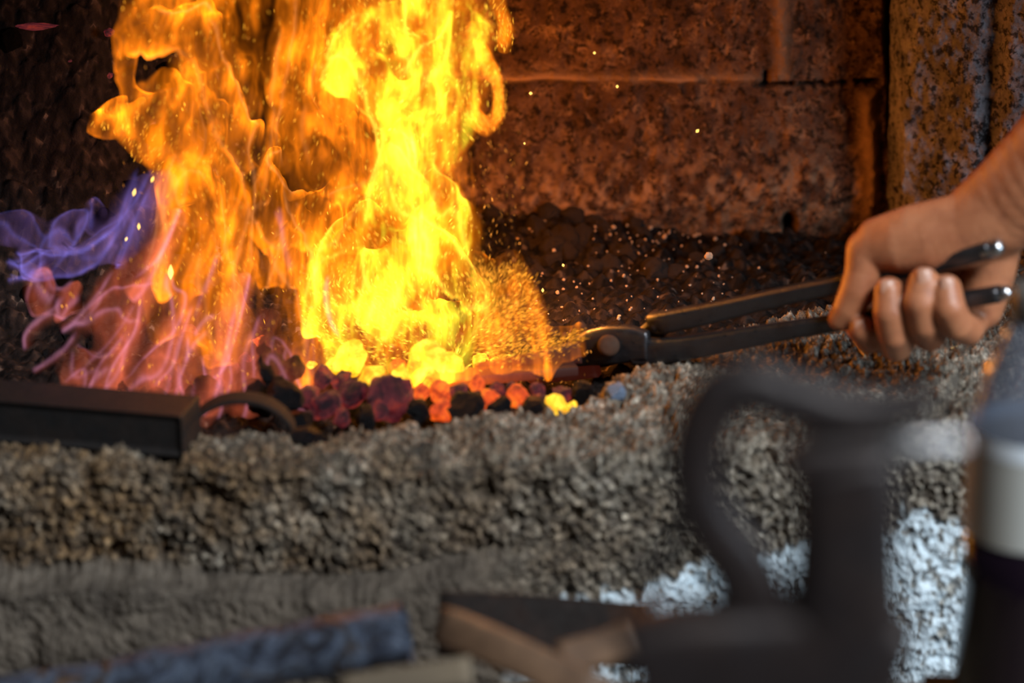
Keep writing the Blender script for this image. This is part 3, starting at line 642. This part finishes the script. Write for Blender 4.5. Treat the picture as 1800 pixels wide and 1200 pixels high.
M['orange'] = NT('orange_plastic').bsdf(Base_Color=(.75, .12, .01), Roughness=.4)
tag(link('orange_cap', mesh('orange_cap', V, F), M['orange']), 'small orange cap at the bottom edge just left of the bottle', 'cap')
# straw blades near the hand
M['straw'] = NT('straw').bsdf(Base_Color=(.55, .42, .18), Roughness=.6)
for pts, lab in [([(1672,612),(1690,606),(1702,596)], 'curved straw blade lying on the rim below the little finger'), ([(1500,600),(1512,616),(1520,626)], 'thin straw blade on the rim below the index finger')]:
    V, F = sweep([atz(px, py, .006) for px, py in pts], [.0006, .0007, .0004], n=6); tag(link('straw_blade', mesh('straw_blade', V, F), M['straw']), lab, 'straw')
# ---------------------------------------------------------------- the fire: glow of each tongue of flame, drawn as strands
# strand = (points, width, strength); coordinates are those of the flame's own drawing plane, mapped to metres further down
HOT = (1.0, 0.215, 0.005); PINK = (0.95, 0.17, 0.075); VIOLET = (0.50, 0.26, 0.80); BLUE = (0.26, 0.22, 0.95)
FLAMES = {
 'yellow_flame': dict(gain=.50, hot=(0.72, 0.50, 0.016), line=(0.9, 0.60, 0.05), box=(530, -60, 900, 700), Y=-0.02, thick=0.085, seed=3, warp=11, streak=0.42, strands=[
   ([(740,-60),(745,100),(725,200),(705,270),(712,330),(740,400),(725,470),(740,520)], 46, 2.2),
   ([(590,125),(600,90),(650,60),(720,40)], 26, 2.3), ([(600,120),(640,165),(690,210)], 22, 2.4),
   ([(640,-40),(650,40)], 40, .6),
   ([(790,-60),(830,40),(838,100),(815,180),(800,225)], 30, 1.9),
   ([(765,150),(780,220),(760,290)], 30, 1.6),
   ([(765,335),(800,385),(822,425),(808,470),(832,520),(840,560)], 22, 1.7),
   ([(770,330),(800,350),(812,400)], 14, .9),
   ([(650,420),(655,370),(680,330)], 28, 1.6),
   ([(710,250),(722,330),(745,390),(735,425),(700,470),(675,500)], 15, 4.2),
   ([(655,130),(700,170),(760,130),(790,60)], 12, 2.2), ([(640,90),(680,130),(735,110)], 12, 1.3),
   ([(735,420),(775,455),(810,490),(835,530)], 9, 2.4),
   ([(650,400),(600,420),(562,455),(548,505),(556,550)], 17, 2.4),
   ([(600,470),(610,520),(640,545)], 20, 1.5), ([(660,470),(720,490),(760,440)], 45, 1.5),
   ([(640,495),(672,530),(690,575)], 26, 2.6), ([(740,560),(700,540),(650,500)], 18, 2.0),
   ([(600,590),(680,592),(760,585),(830,590)], 30, 1.5), ([(760,592),(830,605),(880,612)], 26, 1.4),
   ([(560,545),(620,580),(700,572),(800,580)], 30, 1.5), ([(590,622),(660,628),(740,622),(840,628)], 22, 2.2), ([(700,612),(790,612)], 12, 4.0),
   ([(795,500),(785,535),(770,550)], 15, -2.6), ([(663,385),(664,388)], 9, -2.2), ([(700,375),(706,410)], 9, -1.2), ([(640,450),(650,475)], 12, -1.0),
   ([(690,95),(740,60),(745,20)], 14, -1.0), ([(660,230),(640,200)], 14, -.8), ([(730,590),(700,580)], 9, -1.2)],
   folds=[([(640,380),(650,330),(668,270),(650,215),(600,140),(572,112),(600,74),(650,54)], 1, 30, 1.6), ([(768,290),(764,330),(800,345),(815,385),(832,425)], 1, 26, 1.2), ([(730,415),(772,452),(812,492),(850,530),(838,565)], -1, 26, 2.0), ([(700,150),(735,120),(775,85),(795,40)], 1, 26, 1.8), ([(680,280),(712,330),(760,350)], 1, 24, 1.4), ([(650,560),(632,500),(640,470)], 1, 26, 1.6), ([(545,570),(545,500),(566,440),(620,400)], 1, 26, 1.4), ([(705,40),(712,75),(735,110)], 1, 14, 1.4)]),
 'orange_flame': dict(gain=1.5, box=(400, -60, 860, 680), Y=0.0, thick=0.10, seed=11, warp=12, streak=0.5, strands=[
   ([(560,-60),(555,100),(575,220),(590,330),(610,430)], 62, .50), ([(640,-60),(600,60)], 26, .30),
   ([(505,-60),(512,60),(498,150),(480,260),(470,310)], 20, .42), ([(478,300),(458,325),(476,368),(515,388),(560,392)], 11, .7),
   ([(545,110),(530,180),(540,250)], 14, .28), ([(590,150),(600,260),(640,300)], 22, .35),
   ([(470,360),(500,410),(520,470),(545,540),(550,590)], 22, .75), ([(560,390),(600,440),(580,520)], 34, .55),
   ([(480,470),(500,540),(540,610)], 34, .16), ([(560,605),(630,600),(740,600)], 42, .45), ([(720,-60),(740,200),(730,500)], 75, .30), ([(620,60),(640,200)], 40, .3), ([(500,430),(470,470)], 10, .3),
   ([(498,330),(520,322),(560,345)], 17, -.42), ([(572,225),(590,240)], 16, -.30), ([(530,398),(545,405)], 14, -.5), ([(520,480),(530,520)], 12, -.2)],
   folds=[([(498,300),(468,308),(454,326),(470,350),(490,372),(530,390)], -1, 26, .6), ([(500,20),(498,120),(484,200),(478,300)], -1, 30, .4), ([(486,370),(500,430),(530,490),(552,580)], -1, 26, .6), ([(560,392),(600,380),(640,340)], 1, 26, .4), ([(548,140),(540,200),(560,262)], -1, 20, .3), ([(462,520),(480,460),(478,420)], 1, 20, .35)]),
 'amber_flame': dict(gain=1.3, box=(150, -60, 470, 740), Y=-0.03, thick=0.10, seed=23, warp=12, streak=0.5, strands=[
   ([(300,-60),(300,10),(350,-10)], 50, .50), ([(255,60),(285,62),(330,48),(350,75)], 17, .95), ([(240,20),(232,70)], 16, .30),
   ([(232,70),(224,130),(228,175),(250,200)], 8, .45), ([(340,75),(372,130),(398,195),(425,255),(445,262)], 14, .75),
   ([(385,-60),(390,60),(415,150)], 20, .45), ([(430,-60),(440,60),(445,190)], 34, .17), ([(470,-40),(478,60)], 18, .4),
   ([(330,110),(345,200),(345,250)], 26, .7), ([(290,170),(262,160),(250,185),(285,220)], 17, .45),
   ([(290,210),(330,270),(330,340),(350,420),(375,500),(400,575)], 36, .85), ([(380,230),(375,300),(395,360),(420,430),(428,500)], 18, .7),
   ([(300,300),(295,370),(300,420),(330,450)], 17, .5), ([(330,360),(350,400),(320,440)], 20, .55), ([(445,255),(425,300),(440,330)], 13, .35),
   ([(300,430),(285,480),(300,540)], 22, .45), ([(340,470),(330,560),(345,620)], 30, .22), ([(430,330),(450,450),(450,560)], 22, .07),
   ([(292,84),(258,116)], 9, -1.4), ([(222,110),(212,60),(225,30)], 6, .25), ([(300,140),(312,165)], 13, -.6), ([(400,285),(402,325)], 11, -.3), ([(335,130),(340,150)], 8, -.3), ([(345,430),(335,470)], 13, -.4), ([(375,470),(372,520)], 8, -.4)],
   folds=[([(275,470),(278,400),(286,340),(290,290)], -1, 26, .55), ([(340,75),(372,128),(400,195),(430,258),(446,262)], -1, 24, .55), ([(440,262),(428,300),(436,360),(430,430),(436,520)], 1, 26, .5), ([(250,60),(290,62),(332,48),(352,72)], 1, 24, .8), ([(300,420),(296,370),(318,350),(346,372)], 1, 20, .4), ([(330,220),(345,290),(322,350)], 1, 20, .4), ([(366,400),(382,480),(400,560)], -1, 22, .5)]),
 'curling_flame': dict(gain=1.3, box=(800, 40, 910, 260), Y=-0.02, thick=0.03, seed=31, warp=3.5, streak=0.35, strands=[
   ([(828,50),(848,95),(868,130),(876,165),(874,200),(858,222),(838,212),(830,190),(836,178)], 8.5, 1.25), ([(845,90),(860,130)], 10, .8)]),
 'flame_wisp': dict(gain=1.8, box=(845, -40, 925, 105), Y=0.06, thick=0.03, seed=37, warp=4, streak=0.35, strands=[
   ([(868,-40),(878,10),(890,45),(887,72)], 12, .72)]),
 'spray_flame': dict(gain=.95, box=(820, 440, 1030, 670), Y=-0.035, thick=0.06, seed=41, warp=6, streak=0.8, strands=[
   ([(840,480),(850,530),(862,600)], 22, .5), ([(880,490),(905,485),(925,520),(940,570),(950,610)], 20, .42), ([(870,620),(920,615),(990,598),(1020,590)], 13, .55),
   ([(900,540),(895,600)], 22, .45), ([(832,450),(852,475),(862,495)], 5, .25), ([(940,580),(958,612),(958,630)], 7, .4)]),
 'violet_flame': dict(gain=1.3, box=(-60, 270, 320, 520), Y=-0.02, thick=0.05, seed=53, warp=6, streak=0.12, hot=VIOLET, line=BLUE, strands=[
   ([(100,440),(95,410),(120,392),(138,402)], 15, .10), ([(60,455),(120,458),(170,440),(215,390),(240,330)], 14, .09),
   ([(225,430),(245,380),(262,340)], 16, .10), ([(150,385),(160,365),(175,385)], 10, .10), ([(0,400),(40,395)], 16, .05), ([(200,420),(260,400),(280,330)], 24, .08), ([(60,400),(0,410)], 20, .06)],
   folds=[([(100,458),(84,442),(88,405),(118,383),(145,396),(136,425),(112,444),(95,470)], 1, 22, .34),
   ([(12,468),(60,450),(110,458),(170,445),(208,402),(226,350),(244,285)], -1, 26, .30), ([(30,440),(55,452),(90,462),(150,456),(190,430)], -1, 16, .5),
   ([(8,462),(50,466),(80,450)], 1, 12, .5), ([(12,492),(45,484),(78,466)], 1, 10, .35), ([(-40,380),(10,380),(48,394),(66,412),(86,428)], 1, 22, .22),
   ([(205,470),(214,450),(228,405),(252,350)], 1, 18, .38), ([(150,400),(152,370),(168,358),(176,382)], 1, 14, .25), ([(265,300),(235,360),(190,420),(130,440)], 1, 26, .2)]),
 'rose_flame': dict(gain=1.6, box=(20, 360, 600, 780), Y=-0.075, thick=0.05, seed=61, warp=7, streak=0.12, hot=PINK, line=(0.85, 0.33, 0.55), strands=[
   ([(305,400),(285,440),(250,480)], 18, .30), ([(262,480),(255,520),(235,545)], 24, .20), ([(240,540),(215,610),(190,660)], 22, .30),
   ([(190,690),(230,695),(270,650),(300,600)], 22, .30), ([(330,560),(320,620),(325,680)], 34, .20), ([(410,520),(405,600),(385,680)], 22, .42),
   ([(70,500),(80,525)], 14, .26), ([(112,535),(130,520)], 12, .28), ([(140,640),(150,670)], 22, .18), ([(190,560),(210,600)], 34, .13), ([(430,640),(440,700)], 30, .24),
   ([(350,700),(300,700)], 40, .18), ([(480,640),(500,700)], 30, .16), ([(540,640),(570,690),(610,700)], 40, .10), ([(470,560),(450,600)], 26, .10), ([(240,460),(200,500),(170,540)], 26, .10)],
   folds=[([(318,372),(300,405),(284,445),(262,484),(226,512)], 1, 26, .62),
   ([(262,530),(236,534),(212,527),(185,530),(155,552),(108,586)], -1, 24, .55),
   ([(296,470),(297,500),(314,535),(312,572),(296,612),(250,648),(205,700)], 1, 34, .55),
   ([(336,612),(346,590),(358,574),(374,562)], 1, 18, .55), ([(430,500),(420,545),(403,620),(388,672),(366,694),(350,682),(352,640)], 1, 24, .7),
   ([(326,610),(325,650),(310,690),(318,722)], 1, 20, .5), ([(240,545),(224,610),(192,660),(178,700),(196,722)], -1, 26, .6),
   ([(262,700),(300,660),(318,600),(330,560)], -1, 26, .4), ([(396,640),(400,690),(388,726)], 1, 24, .45), ([(452,560),(436,620),(440,690),(430,726)], -1, 30, .4),
   ([(100,480),(70,478),(60,500),(64,522),(80,540),(96,530)], 1, 16, .45), ([(84,470),(96,500),(112,506),(130,490)], 1, 16, .3), ([(96,536),(108,560),(122,545),(142,530)], -1, 16, .5),
   ([(46,612),(46,585),(70,560),(112,540)], 1, 18, .38), ([(108,584),(140,560),(165,535),(196,488)], -1, 16, .45), ([(60,645),(105,618),(135,582)], 1, 12, .28),
   ([(110,671),(138,668),(146,698),(172,652),(212,606)], 1, 22, .5), ([(135,600),(150,640),(180,640)], 1, 26, .22), ([(230,560),(200,600),(150,640)], 1, 18, .25),
   ([(470,650),(478,610),(505,640),(520,690),(556,724)], -1, 28, .42), ([(498,700),(492,660),(500,630)], 1, 16, .3), ([(536,560),(548,620),(545,680)], 1, 20, .14),
   ([(575,490),(572,530),(590,580),(640,632)], -1, 28, .5), ([(380,450),(362,500),(350,540)], -1, 24, .3), ([(622,440),(640,500),(700,540)], -1, 28, .25), ([(486,370),(500,430),(512,480)], -1, 20, .3)]),
 'amber_tail_flame': dict(gain=1.5, box=(150, 170, 300, 320), Y=0.01, thick=0.04, seed=71, warp=4, streak=0.5, strands=[
   ([(166,214),(182,196),(215,184)], 5, .4), ([(166,216),(195,224),(225,205),(240,190)], 8, .55), ([(190,206),(228,212)], 14, .3), ([(215,230),(240,262),(262,280),(275,300)], 12, .32), ([(215,205),(250,230),(272,262)], 17, .30)]),
}
def smooth_path(pts, n=5):
    if len(pts) < 3: return pts
    P = [pts[0]] + list(pts) + [pts[-1]]
    out = []
    for i in range(1, len(P) - 2):
        for k in range(n):
            t = k / n
            out.append(tuple(0.5 * (2 * P[i][c] + (P[i + 1][c] - P[i - 1][c]) * t + (2 * P[i - 1][c] - 5 * P[i][c] + 4 * P[i + 1][c] - P[i + 2][c]) * t * t + (3 * P[i][c] - P[i - 1][c] - 3 * P[i + 1][c] + P[i + 2][c]) * t ** 3) for c in (0, 1)))
    out.append(pts[-1])
    return out
def _seg_near(X, Y, pts):
    """squared distance, signed side and 0..1 position along the strand"""
    d = np.full(X.shape, 1e9); sd = np.zeros(X.shape); tt = np.zeros(X.shape)
    n = len(pts) - 1
    for i, ((ax, ay), (bx, by)) in enumerate(zip(pts[:-1], pts[1:])):
        vx, vy = bx - ax, by - ay
        L = vx * vx + vy * vy + 1e-9
        t = np.clip(((X - ax) * vx + (Y - ay) * vy) / L, 0, 1)
        q = (X - ax - t * vx) ** 2 + (Y - ay - t * vy) ** 2
        m = q < d
        d = np.where(m, q, d); tt = np.where(m, (i + t) / n, tt)
        sd = np.where(m, (vx * (Y - ay) - vy * (X - ax)) / math.sqrt(L), sd)
    return d, sd, tt
def flame_glow(f, X, Y, side=0):
    """rgb glow at points of the flame's drawing plane, and the smooth body field"""
    s = f['seed'] + side * 5; w = f['warp']
    lx = w * fbm(X / 70, Y / 90, 0, s, 2); ly = w * 1.2 * fbm(X / 70, Y / 90, 0, s + 2, 2)
    x = X + lx + w * .35 * fbm(X / 18, Y / 34, 0, s + 1, 2); y = Y + ly + w * .5 * fbm(X / 18, Y / 34, 0, s + 3, 2)
    S = np.zeros(X.shape); Hl = np.ones(X.shape)
    for pts, wd, a in f['strands']:
        d2, sd, t = _seg_near(x, y, smooth_path(pts))
        g = np.exp(-(d2 / (wd * wd)) ** 1.35)
        if a > 0: S = S + a * g
        else: Hl = Hl * (1 - min(.93, .45 + .3 * -a) * g)
    cut = S / (np.percentile(S[S > .02], 75) + 1e-6)
    S = S * Hl
    st = f['streak']
    qx, qy = X + 1.6 * lx, Y + ly
    n1 = fbm(qx / 7.5, qy / 75.0, 0, s + 4, 2)
    n2 = fbm(qx / 2.8, qy / 30.0, 0, s + 6, 2)
    n3 = fbm(x / 34, y / 62, 0, s + 8, 4)
    rid = 1 - np.abs(fbm((x + 2 * lx) / 46, (y + 2 * ly) / 100, 0, s + 9, 3)) * 3.6
    I = f.get('gain', 1) * S * np.exp(1.6 * st * n1 + .75 * st * n2 + (2.2 if st > .2 else .9) * n3 - .12) * (.8 + .8 * np.clip(rid, 0, 1) ** 3)
    I = I * (.12 + .88 * sstep(.02, .36, cut + .30 * n3 + .18 * n1))
    hot = np.array(f.get('hot', HOT)); line = np.array(f.get('line', (1.0, .36, .10)))
    rgb = I[..., None] * hot
    if 'hot' in f and hot[1] > .3:        # cooler where the flame is thin
        mm = sstep(.40, 1.4, I)[..., None]; rgb = I[..., None] * (np.array(HOT) * (1 - mm) + hot * mm)
    x, y = X + lx * .7, Y + ly * .7
    for pts, sgn, skirt, a in f.get('folds', ()):
        d2, sd, t = _seg_near(x, y, smooth_path(pts))
        ends = sstep(0, .14, t) * sstep(0, .2, 1 - t)
        inside = sgn * sd > 0
        g = np.where(inside, .50 * np.exp(-np.sqrt(d2) / (skirt * .55)) + .5 * np.exp(-d2 / 14.), np.exp(-d2 / 5.)) * ends * a
        c = np.exp(-d2 / 20.)[..., None]
        g = g * (1 + .35 * n1 + .5 * n3)
        rgb = rgb + g[..., None] * (line * c + hot * (1 - c) * .8)
    I = rgb.max(-1)
    rgb = rgb * sstep(.004, .06, I)[..., None]
    return rgb, S
# ---------------------------------------------------------------- the fire
def m_flame():
    t = NT('flame'); c = t.at('glow', 'Color')
    em = t.n('Emission'); t.put(em, 'Color', c); t.put(em, 'Strength', 1.0)
    tr = t.n('BsdfTransparent'); ad = t.n('AddShader'); t.put(ad, '0', em.outputs[0]); t.put(ad, '1', tr.outputs[0])
    t.t.links.new(ad.outputs[0], t.out.inputs[0])
    t.m.cycles.emission_sampling = 'NONE'
    return t.m
M['flame'] = m_flame()
fire = empty('fire', 'tall yellow, orange and rose flames rising from the coals', 'fire', (-.05, .0, -.01))
def plane_pts(X, Y, Yd):
    rx = (X - 900) / FPX; ru = (600 - Y) / FPX
    ry = FWD.y + UP.y * ru; rz = FWD.z + UP.z * ru
    k = (Yd - CAM.y) / ry
    return CAM.x + rx * k, Yd + 0 * X, CAM.z + rz * k
SPK = []
FL_LABEL = {'violet_flame': 'violet-blue wisps of flame', 'rose_flame': 'rose-coloured low flames', 'yellow_flame': 'bright yellow flame', 'amber_flame': 'amber flame', 'orange_flame': 'dim orange flame'}
for nm, f in FLAMES.items():
    x0, y0, x1, y1 = f['box']; step = 2.4 if nm != 'amber_flame' else 2.6
    X, Y = np.meshgrid(np.arange(x0, x1 + 1, step), np.arange(y0, y1 + 1, step))
    for side in (0, 1):
        rgb, S = flame_glow(f, X, Y, side)
        e = np.minimum(np.minimum(X - x0, x1 - X), np.where(Y < 0, 999, y1 - Y)); rgb = rgb * np.clip(e / 14, 0, 1)[..., None] * .5
        body = np.sqrt(np.clip(S / (np.percentile(S[S > .02], 70) + 1e-6), 0, 1.5))
        body = (body + fbm(X / 60, Y / 90, 0, f['seed'] + side, 3) * .6) * f['thick'] * .5
        wx, wy, wz = plane_pts(X, Y, f['Y'])
        sgn = -1 if side == 0 else 1
        # the front half bulges to the front, the back half to the back
        P = np.stack([wx, wy + sgn * body, wz], -1)
        h, w = X.shape; ix = np.arange(h * w).reshape(h, w)
        lit = rgb.max(-1) > .003; q = lit[:-1, :-1] | lit[:-1, 1:] | lit[1:, 1:] | lit[1:, :-1]
        F = np.stack([ix[:-1, :-1], ix[:-1, 1:], ix[1:, 1:], ix[1:, :-1]], -1)[q]
        used = np.zeros(h * w, bool); used[F.ravel()] = True; remap = np.cumsum(used) - 1
        me = arr_mesh(nm, P.reshape(-1, 3)[used], remap[F].reshape(-1, 4)); attr_c(me, 'glow', rgb.reshape(-1, 3)[used])
        o = link(nm, me, M['flame'], fire)
        if nm in FL_LABEL: o['label'] = FL_LABEL[nm]
        if side == 0 and nm not in ('violet_flame',):
            SPK.append((nm, X, Y, S, P))
for loc, e in (((.02, .05, .06), .8), ((-.03, .06, .16), 1.0), ((-.13, .03, .12), .25), ((.0, .07, .27), .8), ((.03, -.02, .025), .03)):
    l = bpy.data.lights.new('fire_light', 'POINT'); l.energy = e * FIRE_W; l.color = (1.0, .31, .045); l.shadow_soft_size = 0.0
    o = bpy.data.objects.new('fire_light', l); C.objects.link(o); o.location = loc
# sparks: short bright streaks carried up by the flames
rs = np.random.RandomState(5); SV, SF, SCOL = [], [], []
def streak(px, py, Yd, ang, L, r, col):
    p = at(px, py, Yd); s = 1.7 / FPX
    d = (Vector((1, 0, 0)) * math.cos(ang) + UP * math.sin(ang)) * (L * s / 2) + FWD * (L * s * .2 * rs.uniform(-1, 1))
    n1 = (Vector((1, 0, 0)) * -math.sin(ang) + UP * math.cos(ang)) * (r * s); n2 = FWD * (r * s)
    k = len(SV); SV.extend([p - d, p + n1, p + n2, p - n1, p - n2, p + d])
    SF.extend([(k, k + 1, k + 2), (k, k + 2, k + 3), (k, k + 3, k + 4), (k, k + 4, k + 1), (k + 5, k + 2, k + 1), (k + 5, k + 3, k + 2), (k + 5, k + 4, k + 3), (k + 5, k + 1, k + 4)])
    SCOL.extend([col] * 6)
cnt = {'yellow_flame': 2400, 'orange_flame': 700, 'amber_flame': 600, 'curling_flame': 500, 'flame_wisp': 150, 'spray_flame': 2200, 'rose_flame': 130, 'amber_tail_flame': 120}
for nm, X, Y, S, P in SPK:
    wgt = S.clip(0, .5).ravel() * (1 + 1.5 * (Y.ravel() > 480) * (nm == 'yellow_flame')); idx = rs.choice(len(wgt), cnt[nm], p=wgt / wgt.sum())
    f = FLAMES[nm]
    for i in idx:
        px, py = X.ravel()[i] + rs.uniform(-3, 3), Y.ravel()[i] + rs.uniform(-3, 3)
        n = float(fbm(px / 70., py / 70., 0, 90, 2))
        ang = math.pi / 2 + n * 1.0 + rs.normal(0, .15)
        if nm == 'spray_flame' or (nm == 'yellow_flame' and py > 500):
            ang = math.atan2(max(20, 640 - py), (px - 800) * .8) + rs.normal(0, .25) + n * .8
        g = rs.lognormal(-.1, .5); c = (1.0 * g, .42 * g, .03 * g)
        if nm in ('yellow_flame',): c = (1.6 * g, .95 * g, .07 * g)
        if nm in ('spray_flame', 'curling_flame'): c = (1.1 * g, .40 * g, .03 * g)
        streak(px, py, f['Y'] + rs.uniform(-.5, .5) * f['thick'], ang, rs.uniform(4, 13), rs.uniform(.35, .75), c)
for _ in range(420):      # stray sparks round the fire and in the cinders
    u = rs.rand()
    if u < .35: px, py = rs.normal(870, 30), rs.uniform(200, 560)
    elif u < .75: px, py = rs.uniform(860, 1040), rs.uniform(600, 700)
    else: px, py = rs.uniform(210, 520), rs.uniform(0, 640)
    g = rs.lognormal(-.5, .6); streak(px, py, rs.uniform(-.06, .02), math.pi / 2 + rs.normal(0, .5), rs.uniform(3, 9), rs.uniform(.4, .8), (1.1 * g, .38 * g, .05 * g))
me = arr_mesh('sparks', np.array([v[:] for v in SV]), np.array(SF)); attr_c(me, 'glow', np.array(SCOL))
t = NT('spark'); em = t.n('Emission'); t.put(em, 'Color', t.at('glow', 'Color')); t.t.links.new(em.outputs[0], t.out.inputs[0]); t.m.cycles.emission_sampling = 'NONE'
o = link('spark_spray', me, t.m); tag(o, 'thousands of fine orange sparks flying up through the flames', 'sparks', kind='stuff')
M['spark'] = NT('big_spark').bsdf(Base_Color=(.1, .03, .01), **{'Emission Color': (1.0, .62, .12), 'Emission Strength': 2.0})
for px, py, L, r, ang, lab in [(300,478,26,5,1.57,'largest drop-shaped spark inside the amber flame'),(236,338,14,3,1.3,'yellow spark left of the amber flame, upper one'),(244,398,12,2.5,1.57,'yellow spark between the violet and amber flames'),
    (933,164,6,3,0,'pale spark in front of the block wall, right of the curling flame'),(1085,152,5,3,0,'pale spark against the mortar joint of the back wall'),(1226,230,8,3,.8,'pale spark against the middle of the back wall'),
    (1045,93,5,2.5,0,'pale spark above the mortar joint of the back wall'),(990,466,6,2.5,2,'white spark over the coals behind the tongs'),(954,510,8,2.5,1.6,'yellow spark right of the low spray of sparks'),
    (222,420,8,2,1.2,'small spark beside the violet wisps'),(268,315,12,2.5,1.2,'elongated spark at the left edge of the amber flame'),(922,252,4,2,0,'tiny pale spark below the curling flame')]:
    p = at(px, py, -.01 if px < 900 else .05); s = 1.7 / FPX
    V, F = sweep([p - (Vector((1, 0, 0)) * math.cos(ang) + UP * math.sin(ang)) * (L * s * (.5 - k / 6)) for k in range(7)], [r * s * q for q in (.05, .5, .9, 1, .8, .45, .05)], n=10, sub=2)
    tag(link('spark', mesh('spark', V, F), M['spark']), lab, 'spark')
